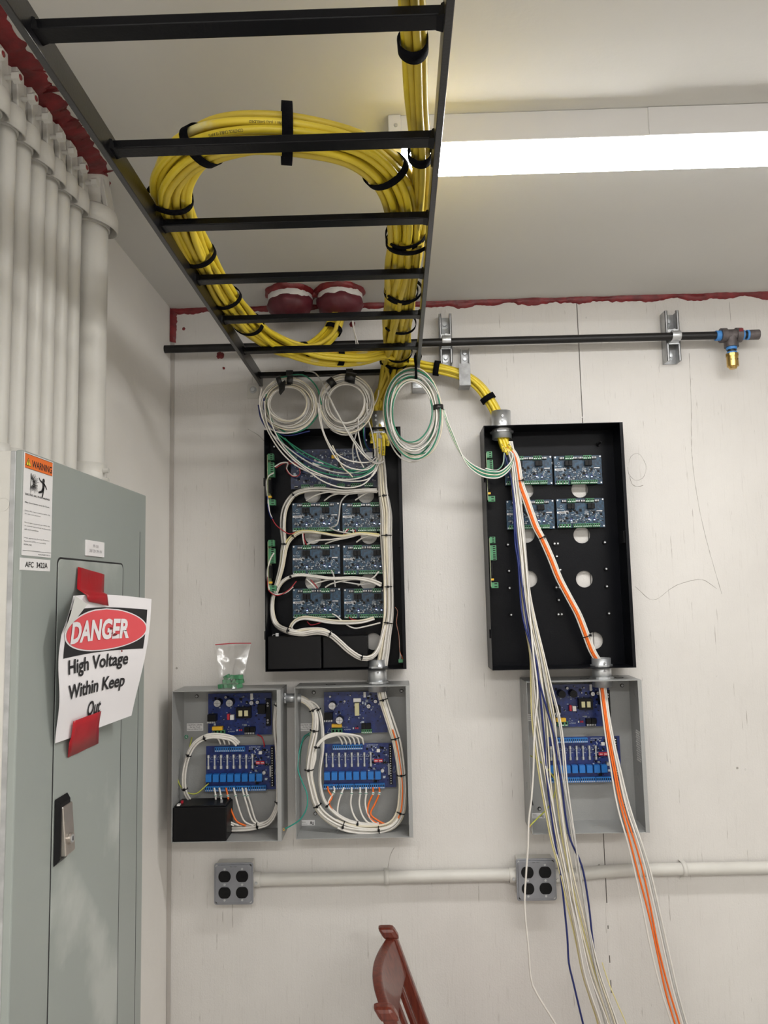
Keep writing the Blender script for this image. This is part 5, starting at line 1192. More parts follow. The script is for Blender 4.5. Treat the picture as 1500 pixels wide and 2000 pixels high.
# ================================================================== BLACK PIPE, STRUT, TEE
op = .062
a = at(326, 682, op); b = at(1402, 655, op); zz = (a.z + b.z) / 2
dzp = 0
tag(MB().cyl((XL, -op, a.z), (b.x, -op, b.z), .0118, IRON, 24).build('gas_pipe'), 'long black iron pipe along the top of the back wall', 'pipe')
def strut(px, py0, py1, w, label, clamp=None, grp=None):
    a = at(px - w / 2, py0, .0); b = at(px + w / 2, py1, .0); x0, x1, z1, z0 = a.x, b.x, a.z, b.z; d = .041
    t = thing('strut_channel', label, 'strut channel', ((x0 + x1) / 2, 0, (z0 + z1) / 2)); lip = (x1 - x0) * .19
    mb = MB().box((x0, -.0025, z0), (x1, 0, z1), GALV).box((x0, -d, z0), (x0 + .0025, 0, z1), GALV).box((x1 - .0025, -d, z0), (x1, 0, z1), GALV)
    mb.box((x0, -d, z0), (x0 + lip, -d + .0025, z1), GALV).box((x1 - lip, -d, z0), (x1, -d + .0025, z1), GALV).box((x0 + lip - .0025, -d, z0), (x0 + lip, -d + .009, z1), GALV).box((x1 - lip, -d, z0), (x1 - lip + .0025, -d + .009, z1), GALV)
    mb.build('channel', t, bevel=.0005); xc = (x0 + x1) / 2
    for f in (.16, .84):
        z = z0 + (z1 - z0) * f; MB().cyl((xc, -.0025, z), (xc, -.0045, z), .0125, ZINC, 22).cyl((xc, -.0045, z), (xc, -.014, z), .0058, ZINC, 6, smooth=False).build('bolt', t)
    if clamp:
        p = at(px, clamp, op); zc = p.z; n = 14; vs = []
        for x in (xc - .013, xc + .013):
            for rr in (.0122, .0150):
                for i in range(n + 1): a_ = -PI / 2 + PI * i / n; vs.append(V((x, -op - rr * math.cos(a_), zc + rr * math.sin(a_))))
        m1 = n + 1
        fs = [(k * m1 + i, k * m1 + i + 1, k2 * m1 + i + 1, k2 * m1 + i) for k, k2 in ((0, 1), (1, 3), (3, 2), (2, 0)) for i in range(n)]
        mb = MB(); mb.add(vs, fs, ZINC, True); mb.box((xc - .013, -op, zc + .0122), (xc + .013, -.041, zc + .0150), ZINC).box((xc - .013, -op, zc - .0150), (xc + .013, -.041, zc - .0122), ZINC)
        mb.box((xc - .015, -.0445, zc + .012), (xc + .015, -.041, zc + .026), ZINC).box((xc - .015, -.0445, zc - .020), (xc + .015, -.041, zc - .012), ZINC)
        cl = mb.build('pipe_clamp', t, bevel=.0004); MB().cyl((xc, -.05, zc + .020), (xc, -.056, zc + .020), .0042, ZINC, 6, smooth=False).cyl((xc, -.044, zc + .020), (xc, -.050, zc + .020), .003, ZINC, 10).build('clamp_bolt', cl)
    return t
strut(869, 622, 716, 27, 'upright galvanised strut channel clamping the black pipe, nearest the ladder', 665)
strut(1305, 616, 712, 33, 'upright galvanised strut channel clamping the black pipe near its tee', 656)
a = at(907, 684, 0)
t = thing('cable_bracket', 'galvanised channel with a bent plate holding the yellow cables to the wall', 'bracket', (a.x, 0, a.z - .05))
MB().box((a.x - .013, -.0020, a.z - .095), (a.x + .013, 0, a.z), GALV).box((a.x - .013, -.022, a.z - .095), (a.x - .011, 0, a.z), GALV).box((a.x + .011, -.022, a.z - .095), (a.x + .013, 0, a.z), GALV).build('channel', t, bevel=.0005)
b = at(907, 710, .083); e = at(907, 752, .083)
CPM = mat('dull_zinc_plate', (0.36, 0.365, 0.37), 0.55, 0.5, var=.3, vscale=50)
MB().box((b.x - .0165, -.084, e.z), (b.x + .0165, -.0825, b.z), CPM).hexa([V((b.x - .0165, -.084, b.z)), V((b.x + .0165, -.084, b.z)), V((b.x + .0165, -.0825, b.z)), V((b.x - .0165, -.0825, b.z))], [V((b.x - .010, -.0035, b.z + .012)), V((b.x + .010, -.0035, b.z + .012)), V((b.x + .010, -.002, b.z + .012)), V((b.x - .010, -.002, b.z + .012))], CPM).box((b.x - .0165, -.084, e.z - .001), (b.x + .0165, -.030, e.z), CPM).build('cover_plate', t, bevel=.0004)
for dz in (.012, .030): MB().cyl((a.x, -.002, a.z - dz), (a.x, -.008, a.z - dz), .0052, ZINC, 12).build('screw', t)

c = at(1427, 655, op); r = .0165
t = thing('pipe_tee', 'dark iron tee at the right end of the black pipe with a brass plug', 'pipe fitting', c)
sx = .026
MB().cyl(c - UX * sx, c + UX * sx, .0175, IRONG, 24).cyl(c - UX * (sx + .004), c - UX * (sx - .012), .0215, IRONG, 24).cyl(c + UX * (sx - .012), c + UX * (sx + .004), .0215, IRONG, 24).cyl(c, c - UZ * .030, .0170, IRONG, 24).cyl(c - UZ * .022, c - UZ * .036, .0205, IRONG, 24).build('tee_body', t, bevel=.001)
MB().cyl(c - UX * (sx + .018), c - UX * (sx + .003), .0150, THREAD, 20).build('thread_tape', t)
MB().cyl(c + UX * (sx + .003), c + UX * (sx + .012), .0148, THREAD, 20).build('thread_tape', t)
MB().cyl(c + UX * (sx + .012), c + UX * (sx + .020), .0118, IRON, 20).build('nipple', t)
MB().cyl(c + UX * (sx + .020), c + UX * (sx + .026), .0148, THREAD, 20).build('thread_tape', t)
MB().cyl(c + UX * (sx + .026), c + UX * (sx + .056), .0150, IRONG, 20).build('end_plug', t, bevel=.002)
MB().box(c + V((sx - .010, -.0225, .004)), c + V((sx + .002, -.0212, .014)), SEAL).build('paint_mark', t)
MB().cyl(c - UZ * .036, c - UZ * .044, .0150, THREAD, 20).build('thread_tape', t)
MB().cyl(c - UZ * .044, c - UZ * .051, .0125, IRON, 20).build('nipple', t)
MB().cyl(c - UZ * .051, c - UZ * .056, .0145, THREAD, 20).build('thread_tape', t)
bz = MB().cyl(c - UZ * .056, c - UZ * .064, .0185, BRASS, 8, smooth=False).cyl(c - UZ * .064, c - UZ * .094, .0165, BRASS, 24).cyl(c - UZ * .094, c - UZ * .101, .0135, BRASS, 24, r1=.010).build('brass_plug', t, bevel=.0006)
for k in (-1, 0, 1): MB().cyl(c + V((k * .009, -.0130 - (k == 0) * .004, -.076)), c + V((k * .0092, -.0155 - (k == 0) * .0016, -.076)), .0013, BLKP, 8).build('vent_hole', bz)

# ================================================================== OUTLETS AND SURFACE CONDUIT
def outlet(px0, py0, px1, py1, label, rot=0):
    o = .052; a = at(px0, py0, o); b = at(px1, py1, o); cx, cz = (a.x + b.x) / 2, (a.z + b.z) / 2; w = .110; h = .112
    t = thing('outlet_box', label, 'electrical outlet', (cx, 0, cz))
    MB().box((cx - .051, -.046, cz - .052), (cx + .051, 0, cz + .052), WPAINT).build('box_body', t, bevel=.003)
    n = 5; poly = []
    for sx_, sz_, a0 in ((1, 1, 0), (-1, 1, 90), (-1, -1, 180), (1, -1, 270)):
        for i in range(n + 1): an = math.radians(a0 + 90 * i / n); poly.append((sx_ * (w / 2 - .008) + .008 * math.cos(an), sz_ * (h / 2 - .008) + .008 * math.sin(an)))
    mb = MB(); mb.prism(poly, (cx, -.0455, cz), UX, UZ, -UY, .0035, DPLATE); 
    poly2 = [(x * .90, z * .90) for x, z in poly]; mb.prism(poly2, (cx, -.0485, cz), UX, UZ, -UY, .0035, DPLATE)
    pl = mb.build('cover_plate', t, bevel=.001)
    for sx_ in (-1, 1):
        for sz_ in (-1, 1):
            c = V((cx + sx_ * .0245, -.052, cz + sz_ * .0215 - .001)); poly = []
            for i in range(28):
                an = 2 * PI * i / 28; x, z = .0172 * math.cos(an), .0172 * math.sin(an); poly.append((x, max(-.0148, min(.0148, z))))
            mb = MB(); mb.prism(poly, c, UX, UZ, -UY, .0022, BLKP); rc = mb.build('receptacle', t, bevel=.0005)
            y = c.y - .0023; sl = mat('slot_black', (.002, .002, .002), .9)
            MB().box((c.x - .0068, y, c.z - .001), (c.x - .0052, y + .0004, c.z + .0075), sl).build('slot', rc); MB().box((c.x + .0050, y, c.z - .0), (c.x + .0065, y + .0004, c.z + .0065), sl).build('slot', rc)
            MB().cyl((c.x, y, c.z - .0075), (c.x, y + .0004, c.z - .0075), .0026, sl, 12).build('slot', rc)
            c2 = c + V((0, -.0, .0200 if sz_ > 0 else -.0200)); MB().cyl(c2, c2 - UY * .0016, .0030, ZINC, 12).build('plate_screw', t)
        c2 = V((cx + sx_ * .0245, -.052, cz - .001)); MB().cyl(c2, c2 - UY * .0018, .0032, ZINC, 12).build('plate_screw', t)
    for sx_ in (-1, 1):
        for sz_ in (-1, 1): c2 = V((cx + sx_ * .047, -.049, cz + sz_ * .048)); MB().cyl(c2, c2 - UY * .0018, .0034, ZINC if sx_ * sz_ < 0 else CONC, 12).build('corner_screw', t)
    mb = MB(); text_on(mb, '20A 125V', INK, (cx - .010, -.0523, cz + .0455), UX, UZ, .020, .0022); mb.build('stamped_print', t)
    return cx, cz
o1 = outlet(417, 1687, 495, 1767, 'grey four-socket outlet box on the wall under the leftmost grey enclosure')
o2 = outlet(1009, 1679, 1087, 1759, 'grey four-socket outlet box on the wall behind the lone white wire')
zc = at(750, 1713, .02).z; zc2 = at(1300, 1702, .02).z
t = thing('surface_conduit', 'white painted conduit joining the two outlet boxes', 'conduit', ((o1[0] + o2[0]) / 2, -.02, zc))
MB().cyl((o1[0] + .05, -.0215, zc - .001), (o2[0] - .05, -.0215, zc + .0015), .0165, WPAINT, 24).build('conduit_tube', t)
for x, s in ((o1[0] + .051, 1), (o2[0] - .051, -1)):
    cp_ = MB().cyl((x, -.0215, zc), (x + s * .020, -.0215, zc), .0195, WPAINT, 24).build('coupling', t, bevel=.0008); MB().cyl((x + s * .010, -.040, zc - .003), (x + s * .010, -.0445, zc - .003), .0040, GALV, 10).build('set_screw', cp_)
def cstrap(px, z, t):
    x = at(px, 1712, .02).x; n = 12; vs = []
    for xx in (x - .0065, x + .0065):
        for rr in (.0168, .0184):
            for i in range(n + 1): a_ = -PI / 2 + PI * i / n; vs.append(V((xx, -.0215 - rr * math.cos(a_), z + rr * math.sin(a_))))
    m1 = n + 1; mb = MB(); mb.add(vs, [(k * m1 + i, k * m1 + i + 1, k2 * m1 + i + 1, k2 * m1 + i) for k, k2 in ((0, 1), (1, 3), (3, 2), (2, 0)) for i in range(n)], WPAINT, True)
    mb.box((x - .0065, -.0215, z + .0168), (x + .0065, 0, z + .0184), WPAINT).box((x - .0065, -.0215, z - .0184), (x + .0065, 0, z - .0168), WPAINT).box((x - .0065, -.002, z - .036), (x + .0065, 0, z - .017), WPAINT)
    s = mb.build('strap', t); MB().cyl((x, -.002, z - .028), (x, -.005, z - .028), .0035, WPAINT, 8).build('screw', s)
cstrap(755, zc, t)
t = thing('surface_conduit', 'white painted conduit running right from the right outlet box', 'conduit', (1.2, -.02, zc2))
MB().tube(spline([V((o2[0] + .05, -.0215, zc - .003)), V((o2[0] + .09, -.0215, zc - .003)), V((o2[0] + .20, -.0215, zc + .006)), V((o2[0] + .30, -.0215, zc + .0085)), V((1.0, -.0215, zc + .0095)), V((XR, -.0215, zc + .010))], .02), .0165, WPAINT, 24).build('conduit_tube', t)
cp_ = MB().cyl((o2[0] + .051, -.0215, zc - .003), (o2[0] + .070, -.0215, zc - .003), .0195, WPAINT, 24).build('coupling', t, bevel=.0008); MB().cyl((o2[0] + .06, -.040, zc - .008), (o2[0] + .06, -.0445, zc - .008), .0040, WPAINT, 10).build('set_screw', cp_)
cstrap(1336, zc + .0095, t)

# ================================================================== CONDUITS ABOVE THE PANELBOARD
PT = 1.962
edges = [8, 39, 70, 95, 120, 144]; xc = -.630; rc = .0215
ords = ['front-most', 'second', 'third', 'fourth', 'fifth', 'sixth']
def conduit(x, y, r, label, rz, rr, big=False, red=False):
    t = thing('conduit_pipe', label, 'conduit', (x, y, PT), 'white conduits above the panelboard')
    MB().cyl((x, y, PT - .0), (x, y, CEIL), r, WPAINT, 36).build('conduit_tube', t)
    MB().pipe((x, y, PT), (x, y, PT + .030 if not big else PT + .055), r + .004, r - .001, WPAINT, 36).build('bottom_connector', t)
    if big:
        for hz in (.020, .040): MB().cyl((x + r + .002, y - .008, PT + hz), (x + r + .014, y - .008, PT + hz), .0052, WPAINT, 10).build('set_screw', t)
    # hanger ring, open below, with ear, bolt and strap up to the ceiling
    n = 30; vs = []; K = [(rz - .030, rr), (rz - .008, rr * 1.0), (rz + .004, rr * .93), (rz + .010, rr * .80)]
    cx2 = x + (rr - r) * .75
    for h, q_ in K:
        for i in range(n): a_ = 2 * PI * i / n; vs.append(V((cx2 + q_ * math.cos(a_), y + q_ * math.sin(a_), h + .010 * math.cos(a_) * (-1 if h < rz - .01 else -.3))))
    mb = MB(); mb.add(vs, [(k * n + i, k * n + (i + 1) % n, (k + 1) * n + (i + 1) % n, (k + 1) * n + i) for k in range(3) for i in range(n)], WPAINT, True)
    hg = mb.build('hanger_ring', t); s = hg.modifiers.new('solid', 'SOLIDIFY'); s.thickness = .003
    MB().pipe((x, y, rz - .034), (x, y, rz - .016), r + .003, r, WPAINT, 30).build('clamp_lip', t)
    e = cx2 + rr * .70; w2 = .012 if not big else .022
    pts = [V((e - .006, y - w2, rz + .0)), V((e + .004, y - w2, rz)), V((e + .004, y + w2, rz)), V((e - .006, y + w2, rz))]
    MB().hexa(pts, [p + V((-.004 if not big else -.012, w2 * .0, CEIL - rz - .012)) for p in pts], WPAINT).build('hanger_strap', t, bevel=.0015)
    if big: return t
    bo = MB().cyl((e, y, rz + .022), (e + .022, y, rz + .022), .0042, WPAINT, 12).cyl((e + .016, y, rz + .022), (e + .027, y, rz + .022), .0092, WPAINT, 6, smooth=False).build('hanger_bolt', t)
    if red: MB().lathe((e + .0272, y, rz + .022), UX, [(0, .005), (.0012, .004), (.0016, .0005)], SEAL, 10).build('sealant_spot', bo)
    return t
for k, e in enumerate(edges):
    y = onx(e, 872, xc + .009).y - .018
    conduit(xc, y, rc, 'white painted conduit rising from the panelboard, %s of the six narrow ones' % ords[k], 2.545, .030, red=k in (0, 4))
yb = onx(206, 880, -.60).y - .036
conduit(-.628, yb, .0385, 'thick white painted conduit rising from the far end of the panelboard', 2.548, .050, True)
for k in range(2):   # more of the row, nearer the camera and partly in frame
    y = onx(8, 872, xc + .009).y - .018 - .052 * (k + 1)
    conduit(xc, y, rc, 'white painted conduit nearest the camera at the left edge' if k else 'white painted conduit at the left edge in front of the row', 2.545, .030, red=True)

# ================================================================== PANELBOARD
Y0, Y1 = -1.192, -.664
PB = thing('panelboard', 'tall grey-green electrical panelboard on the left wall', 'electrical panel', (XL, (Y0 + Y1) / 2, .62))
MB().box((XL + .001, Y0 + .004, .60), (XF - .020, Y1 - .006, PT), WPAINT).build('cabinet_body', PB, bevel=.002)
MB().box((XF - .020, Y0 + .002, .60), (XF - .012, Y1 - .004, PT - .001), GALV).build('galvanised_flange', PB, bevel=.001)
MB().box((XF - .012, Y0, .60), (XF, Y1, PT), PANELG).build('trim_cover', PB, bevel=.0025)
for px, py in ((5, 985), (5, 1200)):
    r_ = ray(px, py); p = CAM + r_ * ((Y0 + .004 - CAM.y) / r_.y); MB().pipe(p, p - UY * .0006, .010, .0088, WPAINT, 24).build('knockout', PB)
# door with rounded corners and a dark gap
a = onx(113, 1088, XF); b = onx(239, 1106, XF); dy0, dy1, dzt = a.y, b.y, (a.z + b.z) / 2
def rr_poly(y0, y1, z0, z1, r, n=6):
    P_ = []
    for cy, cz, a0 in ((y1 - r, z1 - r, 0), (y0 + r, z1 - r, 90), (y0 + r, z0 + r, 180), (y1 - r, z0 + r, 270)):
        for i in range(n + 1): an = math.radians(a0 + 90 * i / n); P_.append((cy + r * math.cos(an), cz + r * math.sin(an)))
    return P_
MB().prism(rr_poly(dy0 - .003, dy1 + .0045, .72, dzt + .003, .012), (XF, 0, 0), UY, UZ, UX, .0003, INK).build('door_gap', PB)
door = MB().prism(rr_poly(dy0, dy1, .723, dzt, .010), (XF, 0, 0), UY, UZ, UX, .0012, PANELG2).build('door', PB, bevel=.0006)
ye = onx(266, 1700, XF).y
MB().box((XF, ye - .0008, .60), (XF + .0003, ye + .0008, PT - .08), INK).build('edge_groove', PB)
# latch
a = onx(104, 1562, XF); b = onx(129, 1552, XF); z1 = a.z; y0, y1 = a.y, b.y; z0 = onx(102, 1694, XF).z; xo = XF + .0022
L = MB().hexa([V((xo, y0, z0)), V((xo, y1, z0)), V((xo, y1, z1)), V((xo, y0, z1))], [V((xo + .007, y0 + .006, z0 + .008)), V((xo + .007, y1 - .004, z0 + .008)), V((xo + .007, y1 - .004, z1 - .008)), V((xo + .007, y0 + .006, z1 - .008))], BLKP).build('latch_housing', PB, bevel=.001)
yc0, yc1 = y0 + .010, y1 - .001
MB().hexa([V((xo + .005, yc0, z0 + .012)), V((xo + .005, yc1, z0 + .012)), V((xo + .005, yc1, z1 - .014)), V((xo + .005, yc0, z1 - .014))], [V((xo + .015, yc0, z0 + .012)), V((xo + .015, yc1, z0 + .012)), V((xo + .009, yc1, z1 - .014)), V((xo + .009, yc0, z1 - .014))], NICK).build('latch_lever', L, bevel=.0015)
kc = V((xo + .0130, (yc0 + yc1) / 2, z0 + .012 + (z1 - z0) * .22)); MB().cyl(kc, kc + UX * .004, .0085, NICK, 24).cyl(kc + UX * .004, kc + UX * .0046, .0060, GALV, 20).box(kc + V((.0045, -.0012, -.003)), kc + V((.0050, .0012, .003)), INK).build('key_lock', L)

# flat print on the panelboard: helper in (y, z) of the panel front
def pf(px, py): p = onx(px, py, XF); return p.y, p.z
def panel_label(y0, y1, z0, z1, x, m=STICK, th=.0005): return MB().box((x, y0, z0), (x + th, y1, z1), m)
ya, za = pf(44, 886); yb_, zb_ = pf(101, 1094); z_top = pf(44, 881)[1]; z_bot = pf(40, 1084)[1]; y_l, y_r = pf(44, 990)[0], pf(101, 990)[0]
W_ = y_r - y_l; H_ = z_top - z_bot
ws = thing('warning_sticker', 'tall white and orange WARNING arc flash sticker on the panelboard', 'sticker', (XF, (y_l + y_r) / 2, (z_top + z_bot) / 2))
panel_label(y_l, y_r, z_bot, z_top, XF + .0001).build('label_sheet', ws)
X1 = XF + .0009; Y = lambda f: y_l + W_ * f; Z = lambda f: z_top - H_ * f
MB().box((X1 - .0002, Y(.025), Z(.152)), (X1, Y(.975), Z(.012)), ORS).build('orange_header', ws)
mb = MB(); X2 = X1 + .0002
text_on(mb, 'WARNING', INK, (X2, Y(.25), Z(.128)), UY, UZ, W_ * .70, H_ * .072, .02)
for i in (.0125, .1525): mb.box((X2 - .0001, Y(.025), Z(i)), (X2, Y(.975), Z(i - .003)), INK)
for (s, z, f, hh, b_) in (('ELECTRIC ARC FLASH HAZARD', .415, .84, .022, .02), ('May Cause Severe Injury Or Death.', .495, .84, .020, .012), ('Follow ALL requirements in NFPA 70E', .575, .86, .017, 0), ('for safe work practices.', .605, .54, .017, 0),
                      ('De-energize equipment per NFPA 70E', .690, .86, .017, 0), ('to establish and maintain an electrically', .722, .90, .017, 0), ('safe work condition.', .754, .48, .017, 0),
                      ('Wear appropriate Personal Protective', .838, .86, .017, 0), ('Equipment (PPE) as required by', .870, .74, .017, 0), ('NFPA 70E.', .902, .26, .017, 0), ('60SP27A4801 REV 0', .985, .42, .014, 0)):
    y0_ = Y(.055) if 'REV' not in s else Y(.53); text_on(mb, s, INK, (X2, y0_, Z(z)), UY, UZ, W_ * f, H_ * hh * .85, b_)
mb.box((X2 - .0001, Y(.02), Z(.953)), (X2, Y(.98), Z(.950)), INK); mb.build('lettering', ws)
# yellow triangle with exclamation mark
mb = MB(); tri = [(Y(.04), Z(.125)), (Y(.22), Z(.125)), (Y(.13), Z(.045))]; mb.add([V((X2, *p)) for p in tri], [(0, 1, 2)], INK)
cyt, czt = Y(.13), Z(.1); tri2 = [(cyt + (p[0] - cyt) * .8, czt + (p[1] - czt) * .8) for p in tri]; mb.add([V((X2 + .0002, *p)) for p in tri2], [(0, 1, 2)], YSG)
mb.box((X2 + .0003, Y(.118), Z(.105)), (X2 + .0004, Y(.142), Z(.070)), INK); mb.box((X2 + .0003, Y(.118), Z(.119)), (X2 + .0004, Y(.142), Z(.111)), INK); mb.build('warning_triangle', ws)
# arc blast and figure
mb = MB(); q = random.Random(3)
def seg(p, r_, w0, w1):
    a_, b_ = V((X2, Y(p[0]), Z(p[1]))), V((X2, Y(r_[0]), Z(r_[1]))); d = (b_ - a_).normalized(); s = UX.cross(d); mb.add([a_ - s * w0, a_ + s * w0, b_ + s * w1, b_ - s * w1], [(0, 1, 2, 3)], INK)
for k in range(26):
    an = math.radians(100 - k * 8 + q.uniform(-2, 2)); l0, l1 = .04 + q.random() * .05, .16 + q.random() * .09; seg((.24 + l0 * math.cos(an) * 1.0, .285 - l0 * math.sin(an) * .5), (.24 + l1 * math.cos(an) * 1.1, .285 - l1 * math.sin(an) * .47), .0006, .0002)
seg((.24, .19), (.22, .33), .0007, .0007)
cyl_c = V((X2, Y(.66), Z(.228))); mb.cyl(cyl_c, cyl_c + UX * .0001, .0036, INK, 14)
for p, r_, w0, w1 in (((.66, .25), (.66, .31), .0034, .0030), ((.66, .255), (.54, .235), .0016, .0012), ((.54, .235), (.50, .21), .0012, .001), ((.67, .255), (.75, .285), .0016, .0012), ((.75, .285), (.78, .31), .0012, .001), ((.66, .305), (.60, .345), .0026, .0020), ((.60, .345), (.49, .36), .002, .0014), ((.66, .305), (.65, .36), .0026, .0018), ((.65, .36), (.62, .40), .0018, .0014)): seg(p, r_, w0, w1)
mb.build('pictogram', ws)
# AFC label
za_, zb2 = pf(40, 1089)[1], pf(40, 1113)[1]
al = thing('code_label', 'small white label reading AFC 3422A under the warning sticker', 'sticker', (XF, (y_l + y_r) / 2, (za_ + zb2) / 2))
panel_label(y_l - .004, y_r - .002, zb2, za_, XF + .0001).build('label_sheet', al)
mb = MB(); hh = za_ - zb2; text_on(mb, 'AFC  3422A', INK, (XF + .0013, y_l + .010, zb2 + hh * .25), UY, UZ, W_ * .76, hh * .46, .01); mb.build('lettering', al)
a = pf(166, 1055); b = pf(201, 1088)
npl = thing('name_plate', 'small white name plate above the panelboard door', 'sign', (XF, (a[0] + b[0]) / 2, (a[1] + b[1]) / 2)); z1 = pf(166, 1054)[1]; z0 = pf(166, 1085)[1]
MB().box((XF, a[0], z0), (XF + .0025, b[0], z1), STICK).build('plate', npl, bevel=.0004)
mb = MB(); ww = b[0] - a[0]; hh = z1 - z0; g_ = mat('engraving_grey', (.35, .34, .35), .6); text_on(mb, 'PP-10A', g_, (XF + .0028, a[0] + ww * .36, z0 + hh * .56), UY, UZ, ww * .30, hh * .20); text_on(mb, '208/120V 3PH 4W', g_, (XF + .0028, a[0] + ww * .16, z0 + hh * .24), UY, UZ, ww * .70, hh * .20); mb.build('lettering', npl)

# ================================================================== DANGER SIGN (a curled sheet of paper)
def corner(px, py, off): return onx(px, py, XF + off)
TL, TR, BR, BL = corner(122, 1166, .030), corner(294, 1170, .075), corner(262, 1397, .040), corner(110, 1452, .008)
FU, FV = .125, .25
def fold_u(v): return max(0.0, FU * (1 - v / FV))
def S(u, v, lift=0.0):        # u right, v down, both 0..1
    fold_n = V((.30, .0)); # corner fold
    s = 1
    du = u / FU + v / FV + 1e-6      # fold line
    uu, vv = u, v; ex = 0
    if du < 1:
        # reflect across the fold line (paper about .216 x .279)
        x, y = u * .216, v * .279; A = V((FU * .216, 0)); B = V((0, FV * .279)); d = (B - A).normalized(); nrm = V((-d.y, d.x)); k = (V((x, y)) - A).dot(nrm)
        x -= 2 * k * nrm.x; y -= 2 * k * nrm.y; uu, vv = x / .216, y / .279; ex = .0030 + .010 * abs(k) / .04; s = -1
    P_ = TL * (1 - uu) * (1 - vv) + TR * uu * (1 - vv) + BR * uu * vv + BL * (1 - uu) * vv
    off = .010 * math.sin(PI * uu) * (1 - .4 * vv) * -1 + .006 * math.sin(PI * vv * 1.2 + .3) * (uu) + .002 * math.sin(vv * 11) * (1 - uu)
    drop = -.006 * math.sin(PI * uu) * (1 - vv) * -1
    return P_ + UX * (off + ex + lift * s) + UZ * drop
def map_mesh(mb_, m, lift, sub=.014):
    bm = bmesh.new(); vs = [bm.verts.new(p) for p in mb_[0]]
    for f in mb_[1]:
        try: bm.faces.new([vs[i] for i in f])
        except ValueError: pass
    bmesh.ops.triangulate(bm, faces=bm.faces)
    for _ in range(5):
        es = [e for e in bm.edges if e.calc_length() > sub * 3]
        if not es: break
        bmesh.ops.subdivide_edges(bm, edges=es, cuts=1); bmesh.ops.triangulate(bm, faces=bm.faces)
    bm.verts.index_update(); out = [S(v.co.x, v.co.y, lift) for v in bm.verts]; fs = [[v.index for v in f.verts] for f in bm.faces]; bm.free()
    o = MB(); o.add(out, fs, m, True); return o
sg = thing('danger_sign', 'curled white paper DANGER High Voltage sign taped to the panelboard door', 'sign', corner(200, 1300, .02))
nU, nV = 40, 50; us = [i / nU for i in range(nU + 1)]; vs_ = [j / nV for j in range(nV + 1)]
mb = MB()
def band(v, f0, f1): return [S(f0(v) + (f1(v) - f0(v)) * u, v + (.012 * math.sin(u * 3) if v > .99 else 0)) for u in us]
mb.add([p for v in vs_ for p in band(v, fold_u, lambda v: 1.0)], [(j * (nU + 1) + i, j * (nU + 1) + i + 1, (j + 1) * (nU + 1) + i + 1, (j + 1) * (nU + 1) + i) for j in range(nV) for i in range(nU)], PAPER, True)
ps = mb.build('paper_sheet', sg)
mb = MB(); vf = [FV * j / 16 for j in range(17)]
mb.add([S(fold_u(v) * u - 1e-5, v) for v in vf for u in us], [(j * (nU + 1) + i, j * (nU + 1) + i + 1, (j + 1) * (nU + 1) + i + 1, (j + 1) * (nU + 1) + i) for j in range(16) for i in range(nU)], PAPERB, True)
mb.build('folded_corner', sg)
def rrp(u0, u1, v0, v1, r, n=5):
    P_ = []
    for cx_, cy_, a0 in ((u1 - r, v1 - r, 0), (u0 + r, v1 - r, 90), (u0 + r, v0 + r, 180), (u1 - r, v0 + r, 270)):
        for i in range(n + 1): an = math.radians(a0 + 90 * i / n); P_.append((cx_ + r * math.cos(an), cy_ + r * math.sin(an), 0))
    return P_
def grid_shape(inside, nu=110, nv=80, u0=0, u1=1, v0=0, v1=.5):
    pts = []; fs = []
    for j in range(nv + 1):
        v = v0 + (v1 - v0) * j / nv; a_, b_ = inside(v); a_ = max(a_, fold_u(v) + .002)
        for i in range(nu + 1): pts.append((a_ + (b_ - a_) * i / nu, v, 0))
    for j in range(nv):
        for i in range(nu): fs.append((j * (nu + 1) + i, j * (nu + 1) + i + 1, (j + 1) * (nu + 1) + i + 1, (j + 1) * (nu + 1) + i))
    return pts, fs
def direct(shape, m, lift, name):
    o = MB(); o.add([S(p[0], p[1], lift) for p in shape[0]], shape[1], m, True); return o.build(name, sg)
v0_, v1_ = .095, .425
direct(grid_shape(lambda v: (.05, .955), 40, 40, v0=v0_, v1=v1_), INK, .0006, 'black_panel')
def ell(cu, cv, ru_, rv_):
    def f(v):
        k = max(0, 1 - ((v - cv) / rv_) ** 2) ** .5; return (max(.0, cu - ru_ * k), cu + ru_ * k)
    return f
direct(grid_shape(ell(.50, .26, .468, .158), 40, 50, v0=.102, v1=.418), PAPER, .0011, 'white_oval')
direct(grid_shape(ell(.50, .26, .452, .149), 40, 50, v0=.111, v1=.409), SRED, .0016, 'red_oval')
def words(s, u0, u1, v0, v1, m, lift, bold, name):
    vs, fs = text_geo(s, bold); vs3 = [(u0 + p[0] * (u1 - u0), v1 - p[1] * (v1 - v0), 0) for p in vs]
    o = map_mesh((vs3, fs), m, lift, .009)
    return o.build(name, sg)
words('DANGER', .10, .765, .180, .336, PAPER, .0026, .038, 'danger_lettering')
words('High Voltage', .105, .80, .445, .578, INK, .0014, .022, 'black_lettering')
words('Within Keep', .10, .80, .620, .755, INK, .0014, .022, 'black_lettering')
words('Out', .375, .545, .780, .892, INK, .0014, .022, 'black_lettering')
for cu_, cv_, rs in ((.55, .255, .022), (.60, .300, .026), (.57, .292, .012), (.70, .435, .016)):
    q = random.Random(int(cu_ * 1000)); mb = MB(); pts_ = [S(cu_ + rs * math.cos(a_) * q.uniform(.4, 1.3), cv_ + rs * .6 * math.sin(a_) * q.uniform(.4, 1.3), .0034) for a_ in [i * 2 * PI / 9 for i in range(9)]]
    mb.add(pts_ + [S(cu_, cv_, .0044)], [(i, (i + 1) % 9, 9) for i in range(9)], SEAL); mb.build('red_scrap', sg)
